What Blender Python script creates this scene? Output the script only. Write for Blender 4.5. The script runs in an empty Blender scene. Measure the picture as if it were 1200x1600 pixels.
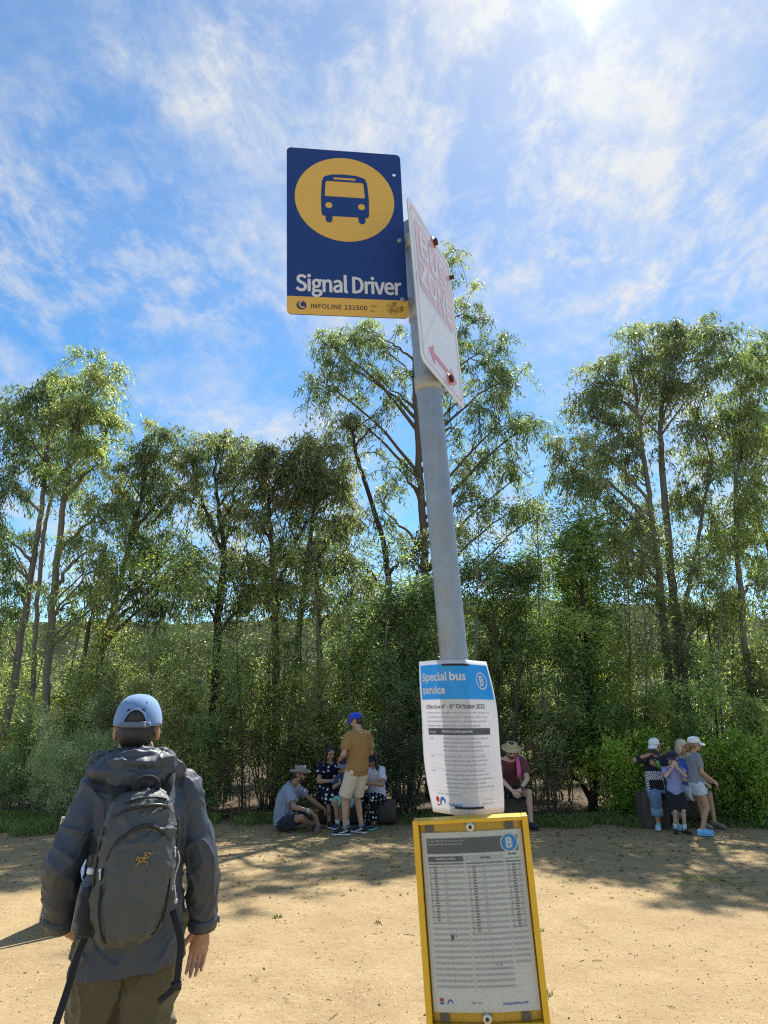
import bpy, math, random
import numpy as np
from mathutils import Vector, Matrix, noise

sc = bpy.context.scene
COL = sc.collection
R_ = math.radians

# ------------------------------------------------------------------ camera
CAM_H, PITCH, FPX = 1.66, R_(16.2), 1108.0        # eye height, upward tilt, focal length in 1200-wide pixels
cam_d = bpy.data.cameras.new('camera')
cam = bpy.data.objects.new('camera', cam_d); COL.objects.link(cam)
cam.location = (0, 0, CAM_H)
cam.rotation_euler = (math.pi/2 + PITCH, 0, 0)
cam_d.sensor_fit = 'HORIZONTAL'; cam_d.sensor_width = 36; cam_d.lens = 36*FPX/1200
cam_d.clip_start = 0.05; cam_d.clip_end = 3000
cam_d.dof.use_dof = True; cam_d.dof.focus_distance = 7.0; cam_d.dof.aperture_fstop = 14
sc.camera = cam
sc.render.resolution_x, sc.render.resolution_y = 768, 1024

# ------------------------------------------------------------------ sky, sun, exposure
SUN_AZ, SUN_EL = R_(21.5), R_(51.8)               # ahead and to the right of the camera, high
SUN = Vector((math.sin(SUN_AZ)*math.cos(SUN_EL), math.cos(SUN_AZ)*math.cos(SUN_EL), math.sin(SUN_EL)))
world = bpy.data.worlds.new('World'); sc.world = world; world.use_nodes = True
nt = world.node_tree; nt.nodes.clear()
def wn(t, **kw):
    n = nt.nodes.new(t)
    for k, v in kw.items():
        setattr(n, k, v)
    return n
def wl(a, b): nt.links.new(a, b)
def wmath(op, a, b=None, clamp=False):
    n = wn('ShaderNodeMath', operation=op, use_clamp=clamp)
    for i, v in enumerate((a, b)):
        if v is None: continue
        if isinstance(v, (int, float)): n.inputs[i].default_value = v
        else: wl(v, n.inputs[i])
    return n.outputs[0]
out = wn('ShaderNodeOutputWorld'); bg = wn('ShaderNodeBackground')
sky = wn('ShaderNodeTexSky', sky_type='NISHITA', sun_disc=False)
sky.sun_elevation = SUN_EL; sky.sun_rotation = SUN_AZ
sky.altitude = 900; sky.air_density = 1.0; sky.dust_density = 0.15; sky.ozone_density = 1.0
tc = wn('ShaderNodeTexCoord')
sep = wn('ShaderNodeSeparateXYZ'); wl(tc.outputs['Generated'], sep.inputs[0])
zz = wmath('ADD', wmath('MAXIMUM', sep.outputs[2], 0.0), 0.22)
cmb = wn('ShaderNodeCombineXYZ')
wl(wmath('DIVIDE', sep.outputs[0], zz), cmb.inputs[0]); wl(wmath('DIVIDE', sep.outputs[1], zz), cmb.inputs[1])
def cloud(rot, scale, loc, nscale, detail, rough, distort, lo, hi):
    mp = wn('ShaderNodeMapping'); mp.inputs['Rotation'].default_value = (0, 0, R_(rot))
    mp.inputs['Scale'].default_value = scale; mp.inputs['Location'].default_value = loc
    wl(cmb.outputs[0], mp.inputs[0])
    n = wn('ShaderNodeTexNoise'); n.inputs['Scale'].default_value = nscale; n.inputs['Detail'].default_value = detail
    n.inputs['Roughness'].default_value = rough; n.inputs['Distortion'].default_value = distort
    wl(mp.outputs[0], n.inputs['Vector'])
    mr = wn('ShaderNodeMapRange', interpolation_type='SMOOTHSTEP')
    mr.inputs['From Min'].default_value = lo; mr.inputs['From Max'].default_value = hi
    wl(n.outputs['Fac'], mr.inputs['Value'])
    return mr.outputs['Result']
veil = cloud(-14, (1, .9, 1), (2.45, 3.1, 0), 1.5, 6, 0.6, 0.3, 0.34, 0.60)         # broad thin sheets
wisp = cloud(-38, (1, .62, 1), (0.4, 5.2, 0), 3.4, 12, 0.68, 0.3, 0.42, 0.68)      # drawn-out streaks
puff = cloud(10, (1, .75, 1), (7.7, 2.2, 0), 13., 9, 0.7, 0.35, 0.42, 0.68)        # small flecks
dot = wn('ShaderNodeVectorMath', operation='DOT_PRODUCT')
wl(tc.outputs['Generated'], dot.inputs[0]); dot.inputs[1].default_value = SUN
near = wmath('MAXIMUM', dot.outputs['Value'], 0.0)
halo_w = wmath('POWER', near, 7.0); halo_n = wmath('POWER', near, 90.0); halo_s = wmath('POWER', near, 1200.0)
m1 = wmath('MULTIPLY', veil, wmath('ADD', wmath('MULTIPLY', wisp, 0.60), wmath('ADD', wmath('MULTIPLY', puff, 0.46), 0.08)))
m2 = wmath('ADD', m1, wmath('MULTIPLY', wisp, 0.16))
mask = wmath('MULTIPLY', wmath('ADD', m2, wmath('ADD', wmath('MULTIPLY', halo_w, 0.36), wmath('MULTIPLY', halo_n, 0.22))), 0.92, clamp=True)
glow = wmath('ADD', wmath('ADD', wmath('MULTIPLY', halo_w, .35), wmath('MULTIPLY', halo_n, .6)), wmath('ADD', wmath('MULTIPLY', halo_s, 5.0), 4.0))
cc = wn('ShaderNodeCombineXYZ')
wl(wmath('MULTIPLY', glow, 0.97), cc.inputs[0]); wl(wmath('MULTIPLY', glow, 1.0), cc.inputs[1]); wl(wmath('MULTIPLY', glow, 1.03), cc.inputs[2])
hs = wn('ShaderNodeHueSaturation'); hs.inputs['Hue'].default_value = 0.496; hs.inputs['Saturation'].default_value = 1.36; hs.inputs['Value'].default_value = 1.0
wl(sky.outputs[0], hs.inputs['Color'])
mix = wn('ShaderNodeMix', data_type='RGBA'); wl(mask, mix.inputs[0]); wl(hs.outputs[0], mix.inputs[6]); wl(cc.outputs[0], mix.inputs[7])
wl(mix.outputs[2], bg.inputs[0]); bg.inputs[1].default_value = 0.080
wl(bg.outputs[0], out.inputs[0])

sd = bpy.data.lights.new('sun', 'SUN'); sd.energy = 3.6; sd.angle = R_(0.53); sd.color = (1.0, 0.955, 0.88)
sun = bpy.data.objects.new('sun', sd); COL.objects.link(sun)
sun.rotation_euler = SUN.to_track_quat('Z', 'Y').to_euler(); sun.location = (6, 8, 30)
sc.view_settings.view_transform = 'Standard'; sc.view_settings.look = 'None'
sc.view_settings.exposure = 1.3; sc.view_settings.gamma = 1.0; sc.view_settings.use_curve_mapping = False
sc.cycles.filter_width = 1.1; sc.cycles.max_bounces = 8; sc.cycles.transparent_max_bounces = 12
sc.cycles.diffuse_bounces = 5; sc.cycles.transmission_bounces = 6
sc.cycles.use_denoising = False

# ------------------------------------------------------------------ helpers
def at(x, y, Y):
    """world point seen at photograph pixel (x, y) when it stands Y metres ahead"""
    cx, cy = (x-600)/FPX, (800-y)/FPX
    f = math.cos(PITCH)-cy*math.sin(PITCH); u = math.sin(PITCH)+cy*math.cos(PITCH)
    t = Y/f
    return Vector((cx*t, Y, CAM_H+u*t))
def gnd(x, y):
    cx, cy = (x-600)/FPX, (800-y)/FPX
    f = math.cos(PITCH)-cy*math.sin(PITCH); u = math.sin(PITCH)+cy*math.cos(PITCH)
    t = -CAM_H/u
    return Vector((cx*t, f*t, 0))

class N:                                            # small node-tree helper
    def __init__(s, name):
        s.m = bpy.data.materials.new(name); s.m.use_nodes = True; s.t = s.m.node_tree; s.t.nodes.clear()
        s.o = s.t.nodes.new('ShaderNodeOutputMaterial')
    def n(s, t, ins=None, **kw):
        k = s.t.nodes.new(t)
        for a, v in kw.items(): setattr(k, a, v)
        for a, v in (ins or {}).items():
            if isinstance(v, bpy.types.NodeSocket): s.t.links.new(v, k.inputs[a])
            else: k.inputs[a].default_value = v
        return k
    def math(s, op, a, b=0.0, clamp=False): return s.n('ShaderNodeMath', {0: a, 1: b}, operation=op, use_clamp=clamp).outputs[0]
    def coord(s, kind='Object'): return s.n('ShaderNodeTexCoord').outputs[kind]
    def noise(s, scale, detail=4, rough=.55, vec=None, dist=0.0, out='Fac'):
        ins = {'Scale': scale, 'Detail': detail, 'Roughness': rough, 'Distortion': dist}
        ins['Vector'] = vec if vec is not None else s.coord()
        return s.n('ShaderNodeTexNoise', ins).outputs[out]
    def ramp(s, fac, stops, interp='LINEAR'):
        r = s.n('ShaderNodeValToRGB', {0: fac}); e = r.color_ramp.elements; r.color_ramp.interpolation = interp
        while len(e) < len(stops): e.new(0.5)
        for i, (p, c) in enumerate(stops):
            e[i].position = p; e[i].color = (*c, 1) if len(c) == 3 else c
        return r.outputs[0]
    def mixc(s, f, a, b, mode='MIX'):
        k = s.n('ShaderNodeMix', data_type='RGBA', blend_type=mode)
        for i, v in ((0, f), (6, a), (7, b)):
            if isinstance(v, bpy.types.NodeSocket): s.t.links.new(v, k.inputs[i])
            else: k.inputs[i].default_value = v if i == 0 else ((*v, 1) if len(v) == 3 else v)
        return k.outputs[2]
    def bump(s, h, strength=.3, dist=.01, normal=None):
        ins = {'Height': h, 'Strength': strength, 'Distance': dist}
        if normal is not None: ins['Normal'] = normal
        return s.n('ShaderNodeBump', ins).outputs[0]
    def bsdf(s, color, rough=.6, spec=.5, metal=0., normal=None, **more):
        ins = {'Roughness': rough, 'Specular IOR Level': spec, 'Metallic': metal}
        ins['Base Color'] = color if isinstance(color, bpy.types.NodeSocket) else (*color, 1)
        if normal is not None: ins['Normal'] = normal
        ins.update(more)
        return s.n('ShaderNodeBsdfPrincipled', ins).outputs[0]
    def done(s, sh, disp=None):
        s.t.links.new(sh, s.o.inputs[0]); return s.m

MAT = {}
def plain(name, col, rough=.6, spec=.4, metal=0., var=.12, scale=18., bump=0.0, bscale=120., **more):
    """a paint / plastic / cloth with slight tonal variation and optional fine relief"""
    if name in MAT: return MAT[name]
    k = N(name)
    f = k.noise(scale, 5, .6)
    c = k.mixc(f, tuple(x*(1-var) for x in col), tuple(min(1, x*(1+var)) for x in col))
    nm = None
    if bump: nm = k.bump(k.noise(bscale, 3, .6), bump, .004)
    MAT[name] = k.done(k.bsdf(c, rough, spec, metal, nm, **more)); return MAT[name]
def fabric(name, col, rough=.85, var=.16, wr=.5, wscale=9., weave=700., sheen=.15, stretch=(1, 1, .55)):
    """woven cloth: weave relief over soft creases"""
    if name in MAT: return MAT[name]
    k = N(name)
    mp = k.n('ShaderNodeMapping', {'Vector': k.coord(), 'Scale': stretch})
    cr = k.noise(wscale, 4, .55, mp.outputs[0], 1.2)
    c = k.mixc(k.noise(5, 5, .6), tuple(x*(1-var) for x in col), tuple(min(1, x*(1+var)) for x in col))
    n1 = k.bump(cr, wr, .03)
    n2 = k.bump(k.noise(weave, 2, .5), .25, .001, n1)
    MAT[name] = k.done(k.bsdf(c, rough, .25, 0, n2, **{'Sheen Weight': sheen})); return MAT[name]

def link(name, me, parent=None, mat=None):
    o = bpy.data.objects.new(name, me); COL.objects.link(o)
    if mat is not None:
        if isinstance(mat, (list, tuple)):
            for m in mat: me.materials.append(m)
        else: me.materials.append(mat)
    if parent is not None: o.parent = parent
    return o
def tag(o, label=None, cat=None, group=None, kind=None):
    for k, v in (('label', label), ('category', cat), ('group', group), ('kind', kind)):
        if v: o[k] = v
    return o
def thing(name, label, cat, loc=(0, 0, 0), group=None):
    o = bpy.data.objects.new(name, None); COL.objects.link(o); o.location = loc; o.empty_display_size = .1
    return tag(o, label, cat, group)
def mesh(name, V, F, smooth=True):
    me = bpy.data.meshes.new(name); me.from_pydata([tuple(v) for v in V], [], [tuple(f) for f in F])
    if smooth and len(me.polygons): me.polygons.foreach_set('use_smooth', [True]*len(me.polygons))
    me.update(); return me
def quads(name, V, nq, tint=None, smooth=False):
    """fast mesh of nq separate quads from an array of 4*nq vertices"""
    me = bpy.data.meshes.new(name); V = np.ascontiguousarray(V, np.float32)
    me.vertices.add(4*nq); me.vertices.foreach_set('co', V.ravel())
    me.loops.add(4*nq); me.loops.foreach_set('vertex_index', np.arange(4*nq, dtype=np.int32))
    me.polygons.add(nq); me.polygons.foreach_set('loop_start', np.arange(0, 4*nq, 4, dtype=np.int32))
    if tint is not None:
        a = me.attributes.new('tint', 'FLOAT', 'POINT'); a.data.foreach_set('value', np.repeat(np.asarray(tint, np.float32), 4))
    me.update(calc_edges=True); return me

def outward(V, F):
    """faces wound so that a closed shape has its normals outside"""
    vol = 0.0
    for f in F:
        a = V[f[0]]
        for i in range(1, len(f)-1): vol += a.dot(V[f[i]].cross(V[f[i+1]]))
    return F if vol >= 0 else [tuple(reversed(f)) for f in F]
class MB:                                           # collects shapes into one mesh
    def __init__(s): s.V = []; s.F = []; s.M = []
    def add(s, V, F, m=0):
        k = len(s.V); s.V += [Vector(v) for v in V]; s.F += [tuple(i+k for i in f) for f in F]; s.M += [m]*len(F); return s
    def box(s, c, d, rot=None, m=0):
        x, y, z = d[0]/2, d[1]/2, d[2]/2; P = [Vector(p) for p in ((-x,-y,-z),(x,-y,-z),(x,y,-z),(-x,y,-z),(-x,-y,z),(x,-y,z),(x,y,z),(-x,y,z))]
        if rot is not None: P = [rot @ p for p in P]
        return s.add([p+Vector(c) for p in P], [(0,3,2,1),(4,5,6,7),(0,1,5,4),(1,2,6,5),(2,3,7,6),(3,0,4,7)], m)
    def tube(s, pts, rad, n=8, m=0, flat=None, cap=True):
        V, F = tube(pts, rad, n, flat, cap); return s.add(V, F, m)
    def cap(s, p0, p1, r0, r1, n=12, m=0):
        V, F = capsule(p0, p1, r0, r1, n); return s.add(V, F, m)
    def ell(s, c, r, rot=None, n=12, m=0):
        V, F = ellipsoid(c, r, rot, n); return s.add(V, F, m)
    def loft(s, secs, n=20, m=0):
        V, F = loft(secs, n); return s.add(V, F, m)
    def build(s, name, mat, parent=None, smooth=True):
        me = mesh(name, s.V, s.F, smooth); o = link(name, me, parent, mat)
        if any(s.M): me.polygons.foreach_set('material_index', s.M)
        return o
def perp(d):
    a = Vector((0, 0, 1)) if abs(d.z) < .9 else Vector((1, 0, 0))
    x = d.cross(a).normalized(); return x, d.cross(x).normalized()
def tube(pts, rad, n=8, flat=None, cap=True):
    """tube along a polyline; flat=(vector, factor) squashes it along that direction"""
    pts = [Vector(p) for p in pts]
    if isinstance(rad, (int, float)): rad = [rad]*len(pts)
    V, F = [], []; x = None
    for i, p in enumerate(pts):
        d = (pts[min(i+1, len(pts)-1)]-pts[max(i-1, 0)])
        d = d.normalized() if d.length > 1e-9 else Vector((0, 0, 1))
        if x is None: x, y = perp(d)
        else:
            x = x-d*x.dot(d); x = x.normalized() if x.length > 1e-6 else perp(d)[0]; y = d.cross(x)
        for k in range(n):
            a = 2*math.pi*k/n; o = (x*math.cos(a)+y*math.sin(a))*rad[i]
            if flat: o = o-Vector(flat[0])*o.dot(Vector(flat[0]))*(1-flat[1])
            V.append(p+o)
    for i in range(len(pts)-1):
        for k in range(n):
            a = i*n+k; b = i*n+(k+1) % n; F.append((a, b, b+n, a+n))
    if cap: F.append(tuple(range(n-1, -1, -1))); F.append(tuple(range((len(pts)-1)*n, len(pts)*n)))
    c0 = sum(V, Vector())/len(V); return V, outward([v-c0 for v in V], F)
def capsule(p0, p1, r0, r1, n=12):
    p0, p1 = Vector(p0), Vector(p1); d = p1-p0
    d = d.normalized() if d.length > 1e-6 else Vector((0, 0, 1))
    A = [(-90+90*i/4) for i in range(1, 5)]
    pts = [(p0+d*r0*math.sin(R_(a)), r0*math.cos(R_(a))) for a in (-88, -66, -44, -22, 0)] + [(p1+d*r1*math.sin(R_(a)), r1*math.cos(R_(a))) for a in (0, 22, 44, 66, 88)]
    x, y = perp(d); V, F = [], []
    for p, r in pts:
        for k in range(n):
            a = 2*math.pi*k/n; V.append(p+(x*math.cos(a)+y*math.sin(a))*r)
    m = len(pts)
    for i in range(m-1):
        for k in range(n):
            a = i*n+k; b = i*n+(k+1) % n; F.append((a, b, b+n, a+n))
    F.append(tuple(range(n-1, -1, -1))); F.append(tuple(range((m-1)*n, m*n)))
    c0 = sum(V, Vector())/len(V); return V, outward([v-c0 for v in V], F)
def ellipsoid(c, r, rot=None, n=12):
    V, F = [], []; m = max(6, n//2+2); c = Vector(c)
    for i in range(m+1):
        a = math.pi*(i/m)*.98+.01*math.pi
        for k in range(n):
            b = 2*math.pi*k/n
            p = Vector((r[0]*math.sin(a)*math.cos(b), r[1]*math.sin(a)*math.sin(b), -r[2]*math.cos(a)))
            V.append(c+(rot @ p if rot is not None else p))
    for i in range(m):
        for k in range(n):
            a = i*n+k; b = i*n+(k+1) % n; F.append((a, b, b+n, a+n))
    F.append(tuple(range(n-1, -1, -1))); F.append(tuple(range(m*n, m*n+n)))
    c0 = sum(V, Vector())/len(V); return V, outward([v-c0 for v in V], F)
def loft(secs, n=20):
    """closed skin through ellipse sections (centre, rx, ry, xdir, ydir[, power])"""
    V, F = [], []
    for q in secs:
        c, rx, ry, xd, yd = q[:5]; pw = q[5] if len(q) > 5 else 1.0
        for k in range(n):
            a = 2*math.pi*k/n; ca, sa = math.cos(a), math.sin(a)
            ca = math.copysign(abs(ca)**pw, ca); sa = math.copysign(abs(sa)**pw, sa)
            V.append(Vector(c)+Vector(xd)*rx*ca+Vector(yd)*ry*sa)
    m = len(secs)
    for i in range(m-1):
        for k in range(n):
            a = i*n+k; b = i*n+(k+1) % n; F.append((a, b, b+n, a+n))
    F.append(tuple(range(n-1, -1, -1))); F.append(tuple(range((m-1)*n, m*n)))
    c0 = sum(V, Vector())/len(V); return V, outward([v-c0 for v in V], F)
def spline(P, k=6):
    """Catmull-Rom points through P (each a Vector or (Vector, radius))"""
    rr = isinstance(P[0], tuple); A = [np.array([*p[0], p[1]]) if rr else np.array([*p]) for p in P]
    A = [2*A[0]-A[1]]+A+[2*A[-1]-A[-2]]; O = []
    for i in range(1, len(A)-2):
        for j in range(k):
            t = j/k; a, b, c, d = A[i-1], A[i], A[i+1], A[i+2]
            O.append(.5*((2*b)+(c-a)*t+(2*a-5*b+4*c-d)*t*t+(3*b-a-3*c+d)*t**3))
    O.append(A[-2])
    return ([Vector(o[:3]) for o in O], [max(1e-4, o[3]) for o in O]) if rr else [Vector(o) for o in O]
def evaluated(ob):
    dg = bpy.context.evaluated_depsgraph_get(); e = ob.evaluated_get(dg)
    return bpy.data.meshes.new_from_object(e, depsgraph=dg)
def remesh(mb, voxel, smooth=4, factor=.5):
    """union of all shapes in mb as one continuous skin: returns vertices, faces"""
    me = mesh('tmp', mb.V, mb.F); ob = bpy.data.objects.new('tmp', me); COL.objects.link(ob)
    m = ob.modifiers.new('r', 'REMESH'); m.mode = 'VOXEL'; m.voxel_size = voxel; m.adaptivity = 0
    if smooth:
        s = ob.modifiers.new('s', 'SMOOTH'); s.factor = factor; s.iterations = smooth
    r = evaluated(ob)
    V = [v.co.copy() for v in r.vertices]; F = [tuple(p.vertices) for p in r.polygons]
    bpy.data.objects.remove(ob); bpy.data.meshes.remove(me); bpy.data.meshes.remove(r)
    return V, F
try: FONT = bpy.data.fonts.load(bpy.utils.system_resource('DATAFILES', path='fonts')+'/Noto Sans CJK Regular.woff2')   # grotesque lettering shipped with Blender
except Exception: FONT = None
def text2d(body, size, bold=0.0, align='LEFT', space=1.0):
    """flat lettering as 2-D vertices and faces"""
    cu = bpy.data.curves.new('tmp', 'FONT'); cu.body = body; cu.font = FONT or cu.font; cu.size = size; cu.offset = bold; cu.align_x = align
    cu.space_character = space; cu.resolution_u = 3; cu.fill_mode = 'BOTH'
    ob = bpy.data.objects.new('tmp', cu); COL.objects.link(ob); me = evaluated(ob)
    V = [(v.co.x, v.co.y) for v in me.vertices]; F = [tuple(p.vertices) for p in me.polygons]
    bpy.data.objects.remove(ob); bpy.data.curves.remove(cu); bpy.data.meshes.remove(me)
    return V, F
def flat2d(polys, extrude=0.0):
    """filled outline with holes (even-odd) as a mesh: vertices (3-D, z = thickness) and faces"""
    cu = bpy.data.curves.new('tmp', 'CURVE'); cu.dimensions = '2D'; cu.fill_mode = 'BOTH'; cu.extrude = extrude
    for p in polys:
        s = cu.splines.new('POLY'); s.points.add(len(p)-1); s.use_cyclic_u = True
        for i, q in enumerate(p): s.points[i].co = (q[0], q[1], 0, 1)
    ob = bpy.data.objects.new('tmp', cu); COL.objects.link(ob); me = evaluated(ob)
    V = [v.co.copy() for v in me.vertices]; F = [tuple(p.vertices) for p in me.polygons]
    bpy.data.objects.remove(ob); bpy.data.curves.remove(cu); bpy.data.meshes.remove(me)
    return V, F
def rrect(x0, y0, x1, y1, r, k=6):
    P = []
    for cx, cy, a0 in ((x1-r, y1-r, 0), (x0+r, y1-r, 90), (x0+r, y0+r, 180), (x1-r, y0+r, 270)):
        for i in range(k+1):
            a = R_(a0+90*i/k); P.append((cx+r*math.cos(a), cy+r*math.sin(a)))
    return P
def circ(cx, cy, r, n=32, ry=None): return [(cx+r*math.cos(2*math.pi*i/n), cy+(ry or r)*math.sin(2*math.pi*i/n)) for i in range(n)]
def embolden(V, F, d):
    """heavier strokes: copies shifted round a small circle, each a hair above the last"""
    W_, G = [(v[0], v[1], 0.0) for v in V], list(F)
    for i in range(8):
        k = len(W_); a = math.pi*i/4; W_ += [(v[0]+d*math.cos(a), v[1]+d*math.sin(a), -2.5e-5*(i+1)) for v in V]; G += [tuple(j+k for j in f) for f in F]
    return W_, G
def scale2d(V, x, y, w=None, h=None):
    """move lettering so its lower-left corner is x, y, and fit it into w (and h)"""
    if not V: return V
    xs = [v[0] for v in V]; ys = [v[1] for v in V]; sx = sy = 1.0
    if w: sx = sy = w/(max(xs)-min(xs))
    if h: sy = h/(max(ys)-min(ys))
    return [(x+(v[0]-min(xs))*sx, y+(v[1]-min(ys))*sy) for v in V]

# ------------------------------------------------------------------ ground
def ground_material():
    k = N('packed_sandy_dirt'); co = k.coord()
    big = k.noise(.22, 5, .6, co); mid = k.noise(1.7, 6, .6, co); fine = k.noise(26, 6, .7, co); grit = k.noise(140, 3, .7, co)
    sand = k.ramp(k.math('ADD', k.math('MULTIPLY', mid, .6), k.math('MULTIPLY', fine, .4)),
                  [(.30, (.24, .170, .085)), (.47, (.32, .236, .122)), (.60, (.385, .293, .157)), (.75, (.435, .348, .20))])
    warm = k.mixc(k.math('MULTIPLY', big, .55), sand, (.37, .265, .13))
    vor = k.n('ShaderNodeTexVoronoi', {'Vector': co, 'Scale': 42., 'Randomness': 1.})
    cell = k.n('ShaderNodeSeparateColor', {0: vor.outputs['Color']}).outputs[0]
    speck = k.math('MULTIPLY', k.math('LESS_THAN', vor.outputs['Distance'], .27), k.math('GREATER_THAN', cell, .58))
    spcol = k.ramp(cell, [(.58, (.09, .055, .035)), (.8, (.17, .10, .055)), (.9, (.26, .17, .095)), (.97, (.62, .53, .40))])
    c1 = k.mixc(k.math('MULTIPLY', speck, .8), warm, spcol)
    g = k.ramp(grit, [(.33, (.72, .66, .6)), (.5, (1, 1, 1)), (.7, (1.12, 1.1, 1.06))])
    c2 = k.mixc(1.0, c1, g, 'MULTIPLY')
    # forest floor under the bushes: brown litter, ragged edge
    sp = k.n('ShaderNodeSeparateXYZ', {0: co})
    edge = k.math('ADD', sp.outputs[1], k.math('MULTIPLY', k.math('SUBTRACT', k.noise(.8, 5, .65, co), .5), 2.6))
    lit = k.n('ShaderNodeMapRange', {'Value': edge, 'From Min': 12.45, 'From Max': 13.3}).outputs[0]
    litter = k.ramp(k.noise(9, 8, .75, co), [(.3, (.035, .024, .014)), (.5, (.085, .058, .033)), (.66, (.17, .125, .075))])
    c3 = k.mixc(lit, c2, litter)
    h = k.math('ADD', k.math('MULTIPLY', mid, .5), k.math('ADD', k.math('MULTIPLY', fine, .28), k.math('MULTIPLY', grit, .10)))
    nm = k.bump(k.math('ADD', h, k.math('MULTIPLY', k.noise(5.5, 3, .5, co, .8), .55)), .6, .05)
    fm = k.n('ShaderNodeMapping', {'Vector': co, 'Scale': (1.0, .62, 1)}); fv = k.n('ShaderNodeTexVoronoi', {'Vector': fm.outputs[0], 'Scale': 3.1, 'Randomness': 1.})
    fc = k.n('ShaderNodeSeparateColor', {0: fv.outputs['Color']}).outputs[1]; fd = k.n('ShaderNodeMapRange', {'Value': k.math('ADD', fv.outputs['Distance'], k.math('MULTIPLY', k.noise(14, 3, .6, co), .10)), 'From Min': .20, 'From Max': .30}, interpolation_type='SMOOTHSTEP').outputs[0]
    scuff = k.math('MULTIPLY', k.math('SUBTRACT', 1.0, fd), k.math('GREATER_THAN', fc, .45))          # scuffed footmarks
    nm = k.bump(k.math('MULTIPLY', scuff, -1.0), .5, .02, nm)
    nm = k.bump(k.math('MULTIPLY', speck, 1.0), .4, .006, nm)
    return k.done(k.bsdf(c3, .93, .18, 0, nm))
def build_ground():
    # one sheet, finer towards the camera, gently uneven
    ys = np.concatenate([np.linspace(-6, 16, 111), np.linspace(17, 60, 30), np.array([80, 120, 200, 400, 900])])
    xs = np.concatenate([np.array([-900, -300, -120, -60, -30, -20]), np.linspace(-13, 13, 105), np.array([20, 30, 60, 120, 300, 900])])
    V = []
    for y in ys:
        for x in xs:
            z = .02*noise.noise((x*.5, y*.5, 0))+.008*noise.noise((x*2.2, y*2.2, 5)) if abs(x) < 14 and y < 30 else 0
            V.append((x, y, z-.012))
    nx = len(xs)
    F = [(j*nx+i, j*nx+i+1, (j+1)*nx+i+1, (j+1)*nx+i) for j in range(len(ys)-1) for i in range(nx-1)]
    tag(link('ground', mesh('ground', V, F), None, ground_material()), 'pale sandy packed dirt clearing with brown litter under the bushes', 'ground', kind='structure')
build_ground()
def gz(x, y): return .02*noise.noise((x*.5, y*.5, 0))+.008*noise.noise((x*2.2, y*2.2, 5))-.012

def scatter_bits():
    rng = np.random.default_rng(5)
    for name, n, lab, m, lo, hi in (('pebbles', 6500, 'small dark stones and grit scattered over the dirt', plain('pebble', (.13, .085, .055), .9, .2, var=.6, scale=3), .0025, .011),
                                    ('gravel', 2400, 'pale little stones scattered over the dirt', plain('pale_pebble', (.46, .37, .25), .9, .2, var=.4, scale=4), .003, .009)):
        V, F = [], []
        for i in range(n):
            y = 2.8+10*rng.random()**1.1; x = (rng.random()-.5)*(y*1.25+1.5); r = lo+(hi-lo)*rng.random()**3.2
            z = gz(x, y); k = len(V); a = rng.random()*6.28; s = .6+.4*rng.random()
            for j in range(5): V.append((x+r*math.cos(a+j*1.2566), y+r*s*math.sin(a+j*1.2566), z-.001))
            V.append((x+r*.2, y, z+r*(.5+.5*rng.random())))
            F += [(k+j, k+(j+1) % 5, k+5) for j in range(5)]
        tag(link(name, mesh(name, V, F, False), None, m), lab, 'gravel', kind='stuff')
    # dead twigs and curled leaves lying about
    mb = MB()
    for i in range(230):
        y = 3.2+9.6*rng.random()**.9; x = (rng.random()-.5)*(y*1.2+1); L = .02+.09*rng.random()**2; a = rng.random()*6.28
        d = Vector((math.cos(a), math.sin(a), 0)); p = Vector((x, y, gz(x, y)+.003)); q = Vector((-d.y, d.x, 0))*L*.15*(rng.random()-.5)
        mb.tube([p-d*L/2, p+q+Vector((0, 0, .003)), p+d*L/2], [.0015, .0022, .001], 4)
    o = mb.build('twig_litter', plain('dead_twig', (.10, .062, .038), .9, .2, var=.5, scale=2)); tag(o, 'thin dead twigs and leaf scraps lying on the dirt', 'litter', kind='stuff')
scatter_bits()
def fallen_leaves():
    rng = np.random.default_rng(21); n = 2600; y = 13.2-5.6*rng.random(n)**1.9; x = (rng.random(n)-.5)*(y*1.25+1); a = rng.random(n)*6.283; L = .03+.06*rng.random(n); w = L*.14
    d = np.stack([np.cos(a), np.sin(a), 0*a], 1)*L[:, None]; s_ = np.stack([-np.sin(a), np.cos(a), 0*a], 1)*w[:, None]; B = np.stack([x, y, np.array([gz(p, q) for p, q in zip(x, y)])+.004], 1); z = np.zeros((n, 3)); z[:, 2] = .004+.012*rng.random(n)
    V = np.stack([B, B+d*.5+s_+z, B+d+z*.4, B+d*.5-s_+z*.6], 1).reshape(-1, 3); k = N('fallen_gum_leaf'); t = k.n('ShaderNodeAttribute', attribute_name='tint').outputs['Fac']
    tag(link('fallen_leaves', quads('fallen_leaves', V, n, rng.random(n)), None, k.done(k.bsdf(k.ramp(t, [(0, (.05, .03, .018)), (.5, (.14, .085, .045)), (1, (.30, .20, .11))]), .8, .2))), 'dry brown gum leaves strewn on the dirt near the bushes', 'leaves', kind='stuff')
fallen_leaves()

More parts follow.
